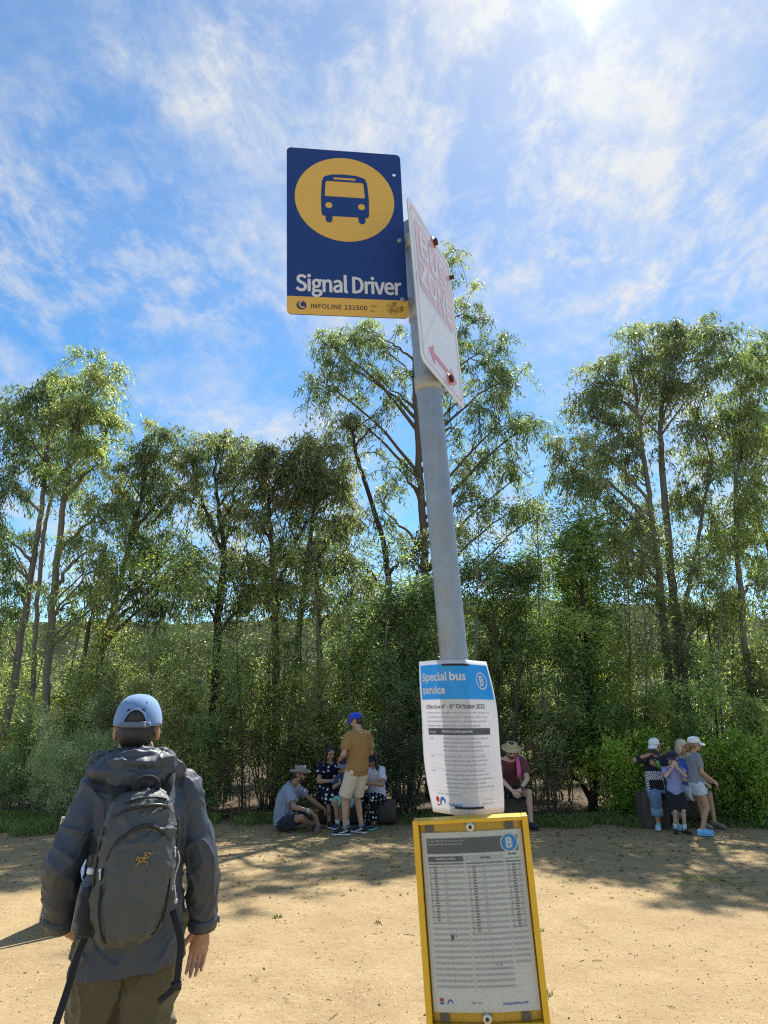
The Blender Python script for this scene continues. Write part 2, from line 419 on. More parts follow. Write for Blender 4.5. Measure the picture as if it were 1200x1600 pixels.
# ------------------------------------------------------------------ grass
def leaf_shader(name, stops, trans=.42, rough=.42, spec=.5, tcol=(1.15, 1.25, .62)):
    k = N(name); t = k.n('ShaderNodeAttribute', attribute_name='tint').outputs['Fac']
    rnd = k.n('ShaderNodeObjectInfo').outputs['Random']
    c = k.n('ShaderNodeHueSaturation', {'Hue': k.math('ADD', .450, k.math('MULTIPLY', rnd, .046)), 'Saturation': k.math('ADD', .64, k.math('MULTIPLY', k.math('FRACT', k.math('MULTIPLY', rnd, 7.3)), .35)), 'Value': k.math('ADD', .90, k.math('MULTIPLY', k.math('FRACT', k.math('MULTIPLY', rnd, 3.7)), .45)), 'Color': k.ramp(t, stops)}).outputs[0]
    p = k.bsdf(c, rough, spec)
    tr = k.n('ShaderNodeBsdfTranslucent', {'Color': k.mixc(1.0, c, tcol, 'MULTIPLY')}).outputs[0]
    mx = k.n('ShaderNodeMixShader', {0: trans, 1: p, 2: tr}).outputs[0]
    return k.done(mx)
GRASS = leaf_shader('grass_blade', [(0, (.09, .15, .03)), (.45, (.16, .25, .045)), (.75, (.27, .31, .09)), (1, (.45, .38, .2))], .55, .5, .3)
def grass(name, label, spots, seed, hmin=.05, hmax=.16):
    """spots: (x, y, rx, ry, blades)"""
    rng = np.random.default_rng(seed); Vs, T = [], []
    for x, y, rx, ry, n in spots:
        a = rng.random(n)*2*np.pi; r = np.sqrt(rng.random(n)); px_ = x+rx*r*np.cos(a); py_ = y+ry*r*np.sin(a)
        keep = np.array([noise.noise((u*1.9, v*1.9, 3.3)) > -.22+.5*rr*rr-.25 for u, v, rr in zip(px_, py_, r)])
        px_, py_, r = px_[keep], py_[keep], r[keep]; m = len(px_)
        h = (hmin+(hmax-hmin)*rng.random(m)**1.6)*(1.1-.55*r); w = .003+.004*rng.random(m)
        b = rng.random(m)*2*np.pi; lean = h*(.25+.6*rng.random(m))
        B = np.stack([px_, py_, np.full(m, -.012)], 1); S = np.stack([np.cos(b), np.sin(b), 0*b], 1)*w[:, None]
        D = np.stack([-np.sin(b)*lean, np.cos(b)*lean, h], 1)
        Vs.append(np.stack([B-S, B+S, B+D*.62+S*.6+np.array([0, 0, .12])*h[:, None], B+D], 1).reshape(-1, 3)); T.append(np.clip(rng.normal(.42, .22, m), 0, 1))
    V = np.concatenate(Vs); T = np.concatenate(T)
    return tag(link(name, quads(name, V, len(T), T), None, GRASS), label, 'grass', kind='stuff')
def strip(x0, x1, y, n, rx, ry, blades): return [(x0+(x1-x0)*(i+.5)/n, y+.25*math.sin(i*1.7), rx, ry, blades) for i in range(n)]
grass('verge_grass', 'ragged green grass growing along the foot of the bushes',
      strip(-8.5, -4.2, 12.7, 9, .8, .55, 2600)+strip(-7.6, -4.9, 12.05, 5, .7, .4, 1700)+strip(-7.4, -4.4, 11.7, 6, .6, .28, 1100)+strip(-4.2, -2.0, 12.75, 5, .6, .4, 1000)+strip(1.6, 4.4, 12.6, 7, .55, .38, 1300)+strip(4.6, 9.5, 12.7, 9, .8, .6, 2400)+strip(-2, 1.6, 13.1, 5, .6, .3, 600), 1, .05, .22)
c1, c2, c3, c4 = gnd(1095, 1372), gnd(1000, 1330), gnd(960, 1318), gnd(1150, 1380)
grass('grass_patch', 'low sparse tufts of grass on the shaded dirt before the children',
      [(c1.x, c1.y, .26, .14, 330), (c1.x+.4, c1.y+.05, .14, .1, 110), (c2.x, c2.y, .28, .12, 170), (c3.x, c3.y, .2, .1, 110), (c1.x-.35, c1.y-.3, .3, .12, 150), (c4.x, c4.y, .2, .1, 90), (c2.x+1.0, c2.y+.2, .3, .15, 120)], 2, .010, .038)
g1, g2, g3, g4 = gnd(433, 1432), gnd(551, 1390), gnd(500, 1305), gnd(522, 1372)
grass('grass_tuft', 'tiny isolated grass tufts sprouting from the open dirt',
      [(g1.x, g1.y, .04, .03, 34), (g2.x, g2.y, .05, .03, 22), (g4.x, g4.y, .05, .03, 30), (g3.x, g3.y, .5, .25, 380), (gnd(588, 1440).x, gnd(588, 1440).y, .04, .03, 24),
       (gnd(856, 1553).x, gnd(856, 1553).y, .04, .03, 26), (gnd(848, 1453).x, gnd(848, 1453).y, .04, .03, 20)], 3, .015, .055)

# ------------------------------------------------------------------ far wooded hill
def hill():
    V, xs, ys = [], np.linspace(-190, 190, 191), np.linspace(55, 190, 61)
    for y in ys:
        for x in xs:
            t = min(1, max(0, (y-55)/95)); t = t*t*(3-2*t)
            h = 20.5*t*(1+.16*math.sin(x*.021+1)+.07*math.sin(x*.06))
            b = noise.noise((x*.22, y*.22, 1))*1.6+noise.noise((x*.55, y*.55, 7))*1.0
            V.append((x+noise.noise((x, y, 2)), y+noise.noise((x, y, 9)), -.3+h+max(-.4, b)*min(1, t*4)))
    nx = len(xs); F = [(j*nx+i, j*nx+i+1, (j+1)*nx+i+1, (j+1)*nx+i) for j in range(len(ys)-1) for i in range(nx-1)]
    k = N('far_forest'); f = k.noise(.5, 9, .75); c = k.ramp(f, [(.3, (.02, .033, .016)), (.5, (.06, .085, .035)), (.62, (.12, .135, .06)), (.75, (.20, .17, .09))])
    m = k.done(k.bsdf(c, .95, .1, 0, k.bump(k.noise(1.2, 8, .75), 1., 1.5)))
    tag(link('hill', mesh('hill', V, F), None, m), 'low wooded ridge seen between the tree trunks', 'hill', kind='structure')
hill()

def bark(name, a, b, scale=6.):
    k = N(name); mp = k.n('ShaderNodeMapping', {'Vector': k.coord(), 'Scale': (1, 1, .16)})
    f = k.noise(scale, 7, .65, mp.outputs[0], .6); g = k.noise(1.1, 4, .6)
    c = k.mixc(f, a, b); c = k.mixc(k.math('MULTIPLY', g, .5), c, tuple(x*.55 for x in a))
    return k.done(k.bsdf(c, .85, .2, 0, k.bump(f, .6, .03)))

# ------------------------------------------------------------------ trees and shrubs
BARK_PALE = bark('pale_gum_bark', (.135, .115, .095), (.29, .255, .215))
BARK_DARK = bark('dark_stringy_bark', (.035, .026, .021), (.10, .075, .058), 9)
BARK_BROWN = bark('brown_gum_bark', (.085, .062, .048), (.22, .165, .125))
TWIG = bark('shrub_stem_bark', (.10, .08, .062), (.30, .25, .20), 14)
GUM = leaf_shader('gum_leaf', [(0, (0.060, 0.102, 0.054)), (.35, (0.128, 0.196, 0.090)), (.62, (0.256, 0.346, 0.134)), (.8, (0.447, 0.487, 0.189)), (.93, (0.550, 0.451, 0.235)), (1, (0.550, 0.448, 0.295))], .54, .42, .5)
GUM2 = leaf_shader('gum_leaf_bright', [(0, (0.067, 0.127, 0.056)), (.35, (0.162, 0.271, 0.099)), (.62, (0.345, 0.479, 0.152)), (.82, (0.550, 0.550, 0.235)), (1, (0.550, 0.550, 0.310))], .58, .40, .5)
WATTLE = leaf_shader('shrub_leaf', [(0, (0.062, 0.116, 0.050)), (.35, (0.148, 0.256, 0.087)), (.65, (0.307, 0.466, 0.135)), (.85, (0.527, 0.542, 0.188)), (1, (0.563, 0.545, 0.246))], .58, .40, .5)
GREYG = leaf_shader('grey_green_leaf', [(0, (0.044, 0.073, 0.043)), (.35, (0.106, 0.156, 0.088)), (.65, (0.188, 0.250, 0.138)), (.85, (0.288, 0.325, 0.175)), (1, (0.375, 0.312, 0.175))], .54, .42, .5)
YELLOWG = leaf_shader('yellow_green_leaf', [(0, (0.062, 0.106, 0.022)), (.35, (0.138, 0.213, 0.037)), (.65, (0.263, 0.338, 0.062)), (.85, (0.400, 0.425, 0.088)), (1, (0.525, 0.400, 0.100))], .58, .40, .5)
DRYL = leaf_shader('dry_leaf', [(0, (0.062, 0.062, 0.031)), (.4, (0.150, 0.125, 0.056)), (.7, (0.263, 0.200, 0.088)), (1, (0.400, 0.275, 0.138))], .5, .5, .4)
HEATH = leaf_shader('heath_leaf', [(0, (0.109, 0.203, 0.069)), (.4, (0.231, 0.394, 0.122)), (.75, (0.434, 0.550, 0.231)), (1, (0.550, 0.550, 0.354))], .5, .45, .5)
BROAD = leaf_shader('broad_leaf', [(0, (0.080, 0.191, 0.039)), (.4, (0.203, 0.406, 0.069)), (.75, (0.406, 0.550, 0.109)), (1, (0.550, 0.550, 0.163))], .54, .3, .6)

def leaf_cloud(C, spread, per, L, W, droop, rng, up=0., curl=.12):
    """leaves hanging (droop>0) or fanned out round tuft centres C"""
    n = len(C)*per; B = np.repeat(C, per, 0)+rng.normal(0, 1, (n, 3))*spread
    D = rng.normal(0, 1, (n, 3))*np.array([1, 1, .75]); D[:, 2] += -droop+up
    D /= np.linalg.norm(D, axis=1, keepdims=True)+1e-9
    S = np.cross(D, rng.normal(0, 1, (n, 3))); S /= np.linalg.norm(S, axis=1, keepdims=True)+1e-9
    l = (L*(.65+.7*rng.random(n)))[:, None]; w = (W*(.7+.6*rng.random(n)))[:, None]*.5
    K = np.cross(D, S)
    mid = B+D*l*.42+K*l*curl
    return np.stack([B, mid+S*w, B+D*l, mid-S*w], 1).reshape(-1, 3), n

def tree(name, label, Y, trunks, blobs, seed, leaf=(.145, .028), tuft=6, dens=1.0, bk=BARK_BROWN, lm=GUM, tint=(.40, .14), tip=.22, depth=.7, group=None, cr=(.28, .60), cat='tree', droop=1.6, spread=.055, sag=.68):
    rng = np.random.default_rng(seed); sc_ = Y/FPX
    b0 = at(trunks[0][0][0], trunks[0][0][1], Y); base = Vector((b0.x, Y, 0))
    root = thing(name, label, cat, base, group); wood = MB(); cand = []
    for i, tr in enumerate(trunks):
        dy = 0 if i == 0 else rng.uniform(-.5, .5); P = []
        for (x, y, r) in tr: P.append((at(x, y, Y+dy)-base, r*sc_*.78))
        if P[0][0].z > .3 and tr[0][1] > 960:
            d = P[0][0]-P[1][0]; d = d/abs(d.z) if abs(d.z) > .1 else Vector((0, 0, -1))
            P.insert(0, (P[0][0]+d*(P[0][0].z+.05)*.6+Vector((0, 0, -(P[0][0].z+.05)*.4)), P[0][1]*1.35))
        pts, rad = spline(P, 7)
        pts = [p+Vector((rng.normal(0, .012), rng.normal(0, .012), 0)) for p in pts]
        wood.tube(pts, rad, 10); cand += [(p, r, i) for p, r in zip(pts, rad)]
    def grow(target, pool, rmax, rmin, n=7):
        best, bc = None, 1e9
        for p, r, i in pool:
            dz = target.z-p.z; d = (target-p).length; c = d+(2.6*max(0, .72*d-dz))
            if c < bc: best, bc = (p, r), c
        p, r = best; d = target-p; L = d.length; ctrl = p+d*.45+Vector((rng.normal(0, .06)*L, rng.normal(0, .06)*L, .13*L))
        q = [(p*(1-t)**2+ctrl*2*t*(1-t)+target*t*t) for t in np.linspace(0, 1, n)]
        r0 = min(rmax, r*.75); rr = [r0+(rmin-r0)*t**.8 for t in np.linspace(0, 1, n)]
        q = [v+Vector((rng.normal(0, .02), rng.normal(0, .02), rng.normal(0, .02))) if 0 < j < n-1 else v for j, v in enumerate(q)]
        wood.tube(q, rr, 6); return [(v, s, 0) for v, s in zip(q[2:], rr[2:])]
    tufts, bias = [], []
    for (x, y, rx, ry, n) in blobs:
        dy = rng.normal(0, depth*.5*rx*sc_); pool = cand
        if n >= 3: pool = cand+grow(at(x, y+ry*.25, Y+dy)-base, cand, .055, .014, 9)
        for j in range(int(n*1.2+.5)):
            a = rng.random()*6.283; r = math.sqrt(rng.random())
            c = at(x+rx*r*math.cos(a), y+ry*r*math.sin(a), Y+dy+rng.normal(0, depth*rx*sc_*.6))-base
            grow(c, pool, .03, .006)
            R = rng.uniform(*cr); ns = max(4, int(7.4*dens*(R/.43)**1.5))
            d = rng.normal(0, 1, (ns, 3)); d[:, 2] = d[:, 2]*.8+.25; d /= np.linalg.norm(d, axis=1, keepdims=True)
            ln = R*(.75+.75*rng.random(ns)); t = np.linspace(.3, 1, 6)
            T = np.array(c)+d[:, None, :]*(ln[:, None]*t)[:, :, None]; T[:, :, 2] -= sag*ln[:, None]*t*t        # drooping sprays
            for q in T[:5]: wood.tube([c, Vector(q[1]), Vector(q[3]), Vector(q[5])], [.009, .007, .005, .003], 4)
            sb = rng.normal(0, .07, ns)[:, None]+np.zeros(6); T = T.reshape(-1, 3); tufts.append(T)
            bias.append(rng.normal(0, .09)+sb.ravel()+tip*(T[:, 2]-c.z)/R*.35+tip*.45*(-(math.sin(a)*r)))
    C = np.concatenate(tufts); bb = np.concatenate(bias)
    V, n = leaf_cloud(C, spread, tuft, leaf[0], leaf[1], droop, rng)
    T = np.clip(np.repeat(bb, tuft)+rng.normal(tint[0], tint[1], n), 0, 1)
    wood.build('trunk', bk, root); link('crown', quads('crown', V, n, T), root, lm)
    return root, n
NL = 0
def T_(*a, **k):
    global NL
    r, n = tree(*a, **k); NL += n; return r
GUMS = 'gum trees behind the thicket'
# tall gum in the middle, half hidden by the sign
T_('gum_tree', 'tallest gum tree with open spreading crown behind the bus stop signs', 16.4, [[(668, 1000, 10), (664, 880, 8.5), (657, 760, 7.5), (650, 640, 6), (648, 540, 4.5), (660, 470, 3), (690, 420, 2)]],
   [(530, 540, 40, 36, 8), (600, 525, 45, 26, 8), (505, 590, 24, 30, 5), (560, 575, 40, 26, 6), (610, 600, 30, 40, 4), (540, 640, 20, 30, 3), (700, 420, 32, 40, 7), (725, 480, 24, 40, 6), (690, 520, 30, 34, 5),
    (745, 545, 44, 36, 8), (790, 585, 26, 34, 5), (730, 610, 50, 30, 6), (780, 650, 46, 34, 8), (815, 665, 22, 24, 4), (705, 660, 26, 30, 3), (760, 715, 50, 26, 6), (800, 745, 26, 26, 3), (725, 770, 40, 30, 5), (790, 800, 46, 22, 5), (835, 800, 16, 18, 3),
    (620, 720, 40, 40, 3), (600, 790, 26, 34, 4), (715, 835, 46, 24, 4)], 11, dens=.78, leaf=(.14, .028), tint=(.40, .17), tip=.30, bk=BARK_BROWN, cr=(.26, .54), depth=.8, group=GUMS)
T_('gum_tree', 'gum with bare dark trunk leaning in a long curve left of the steel pole', 15.8, [[(612, 1010, 7), (607, 910, 6.5), (597, 840, 5.5), (575, 770, 4.8), (555, 700, 3.8), (547, 645, 2.8)]],
   [(540, 655, 26, 20, 3), (560, 870, 30, 26, 3), (640, 860, 26, 34, 4), (590, 640, 18, 20, 2)], 12, dens=.55, bk=BARK_DARK, tint=(.42, .16), group=GUMS, cr=(.30, .46))
# right-hand gums
T_('gum_tree', 'big gum with twin pale trunks rising behind the family on the right', 15.4, [[(1074, 1150, 10.5), (1058, 1000, 9), (1046, 860, 7.5), (1037, 760, 6.5), (1032, 670, 5), (1040, 580, 3)], [(1052, 1150, 8), (1040, 1000, 7.5), (1025, 850, 6.2), (1012, 760, 5), (1000, 670, 4), (990, 600, 2.4)],
   [(1066, 1010, 5), (1080, 900, 4.2), (1098, 800, 3.2), (1110, 720, 2)]],
   [(1090, 520, 50, 30, 9), (1010, 535, 46, 30, 9), (1055, 570, 70, 40, 13), (960, 590, 40, 36, 8), (920, 640, 34, 34, 7), (1000, 630, 60, 40, 10), (1090, 630, 60, 44, 12), (890, 710, 26, 36, 6), (940, 700, 36, 34, 6), (905, 755, 32, 24, 5), (1000, 700, 40, 30, 5), (1110, 710, 46, 40, 8),
    (970, 760, 40, 30, 5), (1100, 780, 50, 34, 7), (1000, 810, 30, 30, 4), (1070, 760, 24, 26, 3), (1120, 840, 40, 24, 5), (980, 850, 34, 26, 5), (950, 820, 30, 30, 5), (1000, 900, 40, 24, 5), (1090, 900, 36, 30, 5), (1030, 940, 40, 26, 4), (1110, 950, 40, 26, 4)], 13, dens=.80, leaf=(.145, .029), bk=BARK_PALE, lm=GUM, tint=(.40, .14), tip=.26, group=GUMS, cr=(.29, .60))
T_('gum_tree', 'slim gum with straight bare trunk at the right edge of the trees', 15.0, [[(1182, 1180, 7), (1168, 1050, 6), (1158, 930, 5.5), (1151, 850, 4.5), (1148, 780, 3)]],
   [(1160, 570, 40, 30, 6), (1190, 610, 40, 40, 8), (1150, 660, 30, 40, 6), (1185, 700, 40, 40, 7), (1160, 760, 40, 36, 6), (1195, 800, 40, 40, 6), (1165, 840, 36, 24, 4), (1180, 900, 34, 30, 5), (1150, 950, 34, 24, 4), (1200, 540, 24, 30, 4)], 14, dens=.8, bk=BARK_PALE, lm=GUM2, tint=(.38, .14), group=GUMS, cr=(.29, .56))
T_('gum_tree', 'gum cut off by the right edge of the picture, leaning trunk', 16.5, [[(1240, 1000, 7), (1215, 900, 6), (1188, 820, 4), (1175, 770, 3)]], [(1230, 560, 50, 60, 9), (1225, 680, 50, 60, 8), (1220, 800, 50, 50, 6), (1195, 870, 40, 30, 4)], 15, dens=.7, bk=BARK_BROWN, group=GUMS)
# left-hand gums
T_('gum_tree', 'tall gum with pale trunk and highest crown on the left', 14.8, [[(72, 1090, 8), (78, 1000, 7.5), (88, 880, 6.5), (102, 770, 5.5), (112, 690, 4.5), (130, 620, 3)]],
   [(148, 575, 30, 26, 5), (135, 620, 50, 34, 9), (165, 670, 34, 40, 7), (110, 660, 40, 40, 8), (150, 720, 40, 30, 6), (165, 790, 32, 34, 6), (140, 850, 36, 34, 5), (120, 740, 30, 30, 3), (110, 930, 40, 30, 4), (165, 930, 30, 30, 4)], 16, dens=.85, bk=BARK_PALE, lm=GUM2, tint=(.42, .14), tip=.28, group=GUMS)
T_('gum_tree', 'gum with slanting trunk in the clump at the left edge', 15.4, [[(18, 1090, 8), (35, 990, 7), (52, 880, 6), (66, 790, 5), (74, 700, 4), (80, 640, 2.5)], [(50, 1080, 5), (58, 960, 4.6), (68, 840, 4), (84, 760, 3)]],
   [(55, 625, 50, 30, 9), (20, 660, 40, 40, 7), (70, 690, 46, 40, 8), (15, 740, 36, 40, 6), (60, 750, 34, 30, 4), (10, 830, 36, 44, 6), (25, 910, 36, 34, 5), (95, 610, 26, 20, 4), (15, 970, 30, 24, 4), (60, 860, 24, 30, 2)], 17, dens=.85, bk=BARK_PALE, lm=GUM, tint=(.38, .14), tip=.30, group=GUMS)
T_('gum_tree', 'gum with pinkish new leaf at the top beside the tallest left one', 15.8, [[(150, 1060, 7), (175, 960, 6.2), (200, 860, 5.2), (222, 770, 4.2), (235, 700, 3)], [(125, 1060, 4.5), (150, 930, 4), (165, 850, 3)]],
   [(238, 680, 26, 24, 5), (225, 730, 34, 40, 8), (255, 770, 28, 40, 6), (215, 810, 36, 36, 7), (245, 860, 34, 36, 6), (200, 900, 40, 30, 5), (270, 900, 30, 30, 5), (185, 770, 20, 30, 3), (235, 930, 40, 24, 5), (285, 850, 20, 34, 3)], 18, dens=.9, bk=BARK_BROWN, lm=GUM, tint=(.42, .15), tip=.34, group=GUMS)
T_('gum_tree', 'umbrella-shaped gum with dark forked trunk and see-through crown', 15.5, [[(338, 1040, 8), (342, 960, 7.5), (348, 900, 7), (350, 860, 5.5), (342, 800, 4), (335, 740, 2.5)], [(349, 870, 4), (332, 825, 3.5), (312, 770, 2.8), (298, 720, 2)], [(350, 860, 3.5), (362, 800, 3), (368, 730, 2)]],
   [(320, 690, 46, 16, 8), (355, 700, 34, 20, 6), (290, 710, 22, 20, 4), (330, 735, 50, 20, 5), (375, 745, 20, 30, 4), (300, 780, 22, 24, 3), (370, 800, 18, 34, 4), (340, 800, 30, 26, 3), (375, 880, 26, 30, 5), (310, 880, 26, 30, 5), (330, 930, 34, 20, 4), (395, 930, 30, 24, 4)], 19, dens=.72, bk=BARK_DARK, tint=(.46, .15), tip=.26, group=GUMS, cr=(.30, .50))
T_('gum_tree', 'rounded gum with dark straight trunk and rusty leaf tips', 15.2, [[(432, 1060, 7.5), (430, 980, 7), (427, 900, 6.5), (424, 850, 5), (420, 780, 3.5)], [(428, 920, 4), (445, 890, 3.5), (462, 850, 3)]],
   [(425, 705, 34, 18, 6), (460, 700, 30, 20, 6), (430, 750, 44, 30, 9), (480, 740, 36, 36, 8), (410, 800, 26, 34, 5), (455, 800, 36, 30, 6), (405, 870, 24, 34, 5), (440, 850, 26, 26, 3), (415, 930, 30, 24, 4), (455, 920, 30, 26, 4)], 20, dens=.85, bk=BARK_DARK, tint=(.42, .15), tip=.28, group=GUMS)
T_('gum_tree', 'two-stemmed gum with yellowish leaves next to the leaning dark trunk', 15.7, [[(462, 1060, 7), (470, 960, 6), (480, 880, 5.2), (490, 800, 4), (500, 740, 2.8)], [(500, 1060, 5.5), (497, 960, 5), (492, 880, 4)]],
   [(515, 705, 26, 18, 5), (530, 750, 24, 34, 6), (505, 770, 34, 34, 7), (500, 830, 36, 30, 6), (540, 820, 22, 34, 5), (480, 870, 30, 24, 4), (530, 890, 30, 26, 5), (500, 930, 36, 22, 4), (560, 920, 26, 26, 4)], 21, dens=.85, bk=BARK_BROWN, lm=GUM2, tint=(.46, .16), tip=.28, group=GUMS)
# wattle with a dense narrow crown and the dark stem in front of it
T_('wattle_tree', 'dense narrow wattle with dark trunk between straw hat man and family', 14.2, [[(928, 1270, 9), (925, 1150, 8), (918, 1020, 6.5), (910, 930, 4.5), (905, 860, 2.5)]],
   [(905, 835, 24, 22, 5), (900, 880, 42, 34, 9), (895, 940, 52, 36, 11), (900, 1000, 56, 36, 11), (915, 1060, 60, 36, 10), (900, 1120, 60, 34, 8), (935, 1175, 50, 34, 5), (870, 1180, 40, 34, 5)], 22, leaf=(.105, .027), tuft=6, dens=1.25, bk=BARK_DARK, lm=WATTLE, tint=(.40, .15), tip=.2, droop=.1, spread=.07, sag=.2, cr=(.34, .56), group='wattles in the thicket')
T_('wattle_tree', 'leafy wattle with thin forked stems just right of the steel pole', 14.8, [[(770, 1270, 6), (775, 1150, 5), (778, 1040, 4), (770, 960, 3)], [(800, 1270, 5), (805, 1120, 4), (815, 1000, 3)]],
   [(770, 905, 36, 22, 6), (820, 890, 30, 22, 6), (790, 950, 60, 30, 10), (770, 1010, 52, 34, 9), (830, 1010, 44, 34, 8), (800, 1080, 60, 34, 9), (830, 1130, 44, 34, 6)], 23, leaf=(.105, .027), tuft=6, dens=1.25, bk=BARK_BROWN, lm=WATTLE, tint=(.45, .16), tip=.24, droop=.1, spread=.07, sag=.2, cr=(.34, .56), group='wattles in the thicket')
T_('wattle_tree', 'leafy wattle behind the standing man, reaching the leaning gum', 14.8, [[(640, 1270, 6), (642, 1150, 5), (640, 1030, 4), (630, 970, 3)], [(690, 1270, 5), (690, 1120, 4), (680, 1010, 3)]],
   [(630, 945, 34, 20, 6), (680, 935, 34, 24, 7), (600, 985, 34, 26, 6), (655, 1000, 60, 34, 10), (630, 1060, 56, 34, 9), (700, 1040, 40, 40, 7), (650, 1120, 60, 34, 8)], 24, leaf=(.10, .027), tuft=6, dens=1.25, bk=BARK_BROWN, lm=WATTLE, tint=(.37, .15), tip=.2, droop=.1, spread=.07, sag=.2, cr=(.34, .56), group='wattles in the thicket')

def shrub_meshes(seed, H, Wd, nc, leaf, tuft, mat_bias, up=.35, stems=8, low=.14, R=(.13, .26), per=9, spread=.07, bare=0):
    """several leaders of unequal height, each with its own column of leaf clumps"""
    rng = np.random.default_rng(seed); wood = MB(); tufts, bias = [], []; S = []; LD = []
    for i in range(stems):
        a = rng.random()*6.283; r = Wd*.12*rng.random()+.03; p = Vector((r*math.cos(a), r*math.sin(a), -.05)); lean = Vector((math.cos(a), math.sin(a), 0))*Wd*.42*math.sqrt(rng.random())
        h = H*(1.0 if i == 0 else rng.uniform(.42, .97)); pts = [p+lean*(t**1.2)+Vector((rng.normal(0, .035), rng.normal(0, .035), h*t)) for t in np.linspace(0, 1, 8)]
        r0 = rng.uniform(.010, .022); wood.tube(pts, [r0*(1-.8*t) for t in np.linspace(0, 1, 8)], 6); S += pts[1:]; LD.append((pts, h))
    for j in range(nc):
        pts, h = LD[rng.integers(len(LD))]; t = low+(1-low)*rng.random()**.75; k = t*(len(pts)-1); i = min(int(k), len(pts)-2); b = pts[i].lerp(pts[i+1], k-i)
        a = rng.random()*6.283; w = (Wd*.20*(1.2-t)+.05)*math.sqrt(rng.random()); c = b+Vector((w*math.cos(a), w*math.sin(a), .25*w))
        wood.tube([b, (b+c)/2+Vector((0, 0, .04)), c], [.007, .005, .003], 4); q = rng.uniform(*R)
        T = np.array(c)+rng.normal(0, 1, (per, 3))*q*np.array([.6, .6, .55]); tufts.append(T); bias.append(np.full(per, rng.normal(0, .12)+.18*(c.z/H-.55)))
    for j in range(bare):                              # bare grey sticks poking out low down
        a = rng.random()*6.283; s = S[rng.integers(len(S))]; s = Vector((s.x, s.y, s.z*.5)); d = Vector((math.cos(a), math.sin(a), rng.uniform(-.1, .7)))*rng.uniform(.3, .8)
        wood.tube([s, s+d*.5+Vector((0, 0, .05)), s+d], [.007, .005, .002], 4)
    C = np.concatenate(tufts); V, n = leaf_cloud(C, spread, tuft, leaf[0], leaf[1], 0, rng, up)
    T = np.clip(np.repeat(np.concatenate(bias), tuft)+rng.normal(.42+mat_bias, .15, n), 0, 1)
    return mesh('stem', wood.V, wood.F), quads('foliage', V, n, T), n
KINDS = {}
for key, args, mm in (('a', (31, 4.0, 2.4, 105, (.10, .028), 8, 0), WATTLE), ('b', (32, 4.0, 2.0, 105, (.07, .022), 10, 0), GREYG), ('c', (33, 4.0, 2.6, 100, (.105, .032), 7, .04), YELLOWG),
                      ('d', (34, 4.0, 2.2, 95, (.135, .030), 7, .06), GUM2), ('e', (35, 4.0, 2.8, 112, (.085, .026), 9, .02), WATTLE), ('f', (38, 4.0, 2.2, 60, (.07, .02), 7, 0), DRYL)):
    st, fo, n = shrub_meshes(*args, bare=22); st.materials.append(TWIG); fo.materials.append(mm); KINDS[key] = (st, fo, 4.0); NL += n
st, fo, n = shrub_meshes(36, 2.1, 2.5, 150, (.05, .011), 26, .05, up=.9, stems=14, low=.20, R=(.12, .22), per=9, spread=.05, bare=46); st.materials.append(bark('grey_twig', (.20, .16, .125), (.40, .34, .28), 14)); fo.materials.append(HEATH); KINDS['heath'] = (st, fo, 2.1)
st, fo, n = shrub_meshes(37, 2.0, 2.2, 120, (.11, .042), 12, .05, up=.4, stems=10, low=.06, R=(.16, .27), per=9, spread=.07, bare=4); st.materials.append(TWIG); fo.materials.append(BROAD); KINDS['broad'] = (st, fo, 2.0)
def shrub(key, px_, Y, top, label, group, rot, wide=1.0, name='shrub'):
    st, fo, H = KINDS[key]; p = at(px_, 1200, Y); h = at(px_, top, Y).z; s = h/H
    o = thing(name, label, 'shrub', (p.x, Y, 0), group); o.rotation_euler.z = rot; o.scale = (wide*(.6+.4*s)*1.0, wide*(.6+.4*s), s)
    for nm, me in (('stem', st), ('foliage', fo)):
        c = bpy.data.objects.new(nm, me); COL.objects.link(c); c.parent = o
    return o
G1 = 'shrubs along the front of the thicket'
shrub('heath', 112, 12.9, 1082, 'pale green feathery heath bush with bare grey twigs beside the backpack man', None, .4, 1.0, 'heath_bush')
shrub('heath', 20, 13.6, 1130, 'smaller feathery heath bush cut off by the left edge', None, 2.2, .8, 'heath_bush')
front = [('broad', 1150, 12.75, 1140, 'bright broad-leaved bush beside the girl in the white cap'), ('broad', 1215, 13.2, 1090, 'bright broad-leaved bush cut off by the right edge'),
         ('broad', 975, 13.3, 1140, 'leafy bush rising behind the woman in the white cap'), ('d', 340, 13.5, 1010, 'tall shrub just right of the backpack man'),
         ('f', 395, 13.2, 1060, 'dry twiggy shrub with many thin stems behind the seated man in the grey hat'), ('c', 455, 13.5, 1020, 'yellow-flecked shrub above the seated man in the grey hat'),
         ('c', 515, 13.3, 1035, 'bright leafy shrub behind the woman in the polka-dot dress'), ('e', 575, 13.6, 1040, 'dark shrub right behind the standing man in the tan shirt'),
         ('b', 635, 13.2, 1070, 'shadowy shrub between the long-haired young woman and the pole'), ('a', 705, 13.5, 1050, 'shrub hidden behind the white paper notice'),
         ('b', 765, 13.4, 1060, 'dark shrub behind the man in the straw hat'), ('f', 845, 13.1, 1080, 'low twiggy shrub right of the man in the straw hat'),
         ('c', 1015, 13.7, 1010, 'sunlit yellow-green shrub above the woman in the white cap'), ('d', 1100, 13.9, 1010, 'sunlit shrub between the pale gum trunks and the right edge'),
         ('d', 265, 13.5, 1000, 'tall shrub directly behind the blue cap'), ('b', 190, 13.9, 1000, 'dark shrub above the pale heath bush'), ('e', 60, 14.4, 1010, 'dark shrub at the foot of the left gum clump')]
rs = random.Random(4)
for k, x, Y, top, lab in front: shrub(k, x, Y, top, lab, G1, rs.random()*6.28, .82, 'broad_leaf_bush' if k == 'broad' else 'shrub')
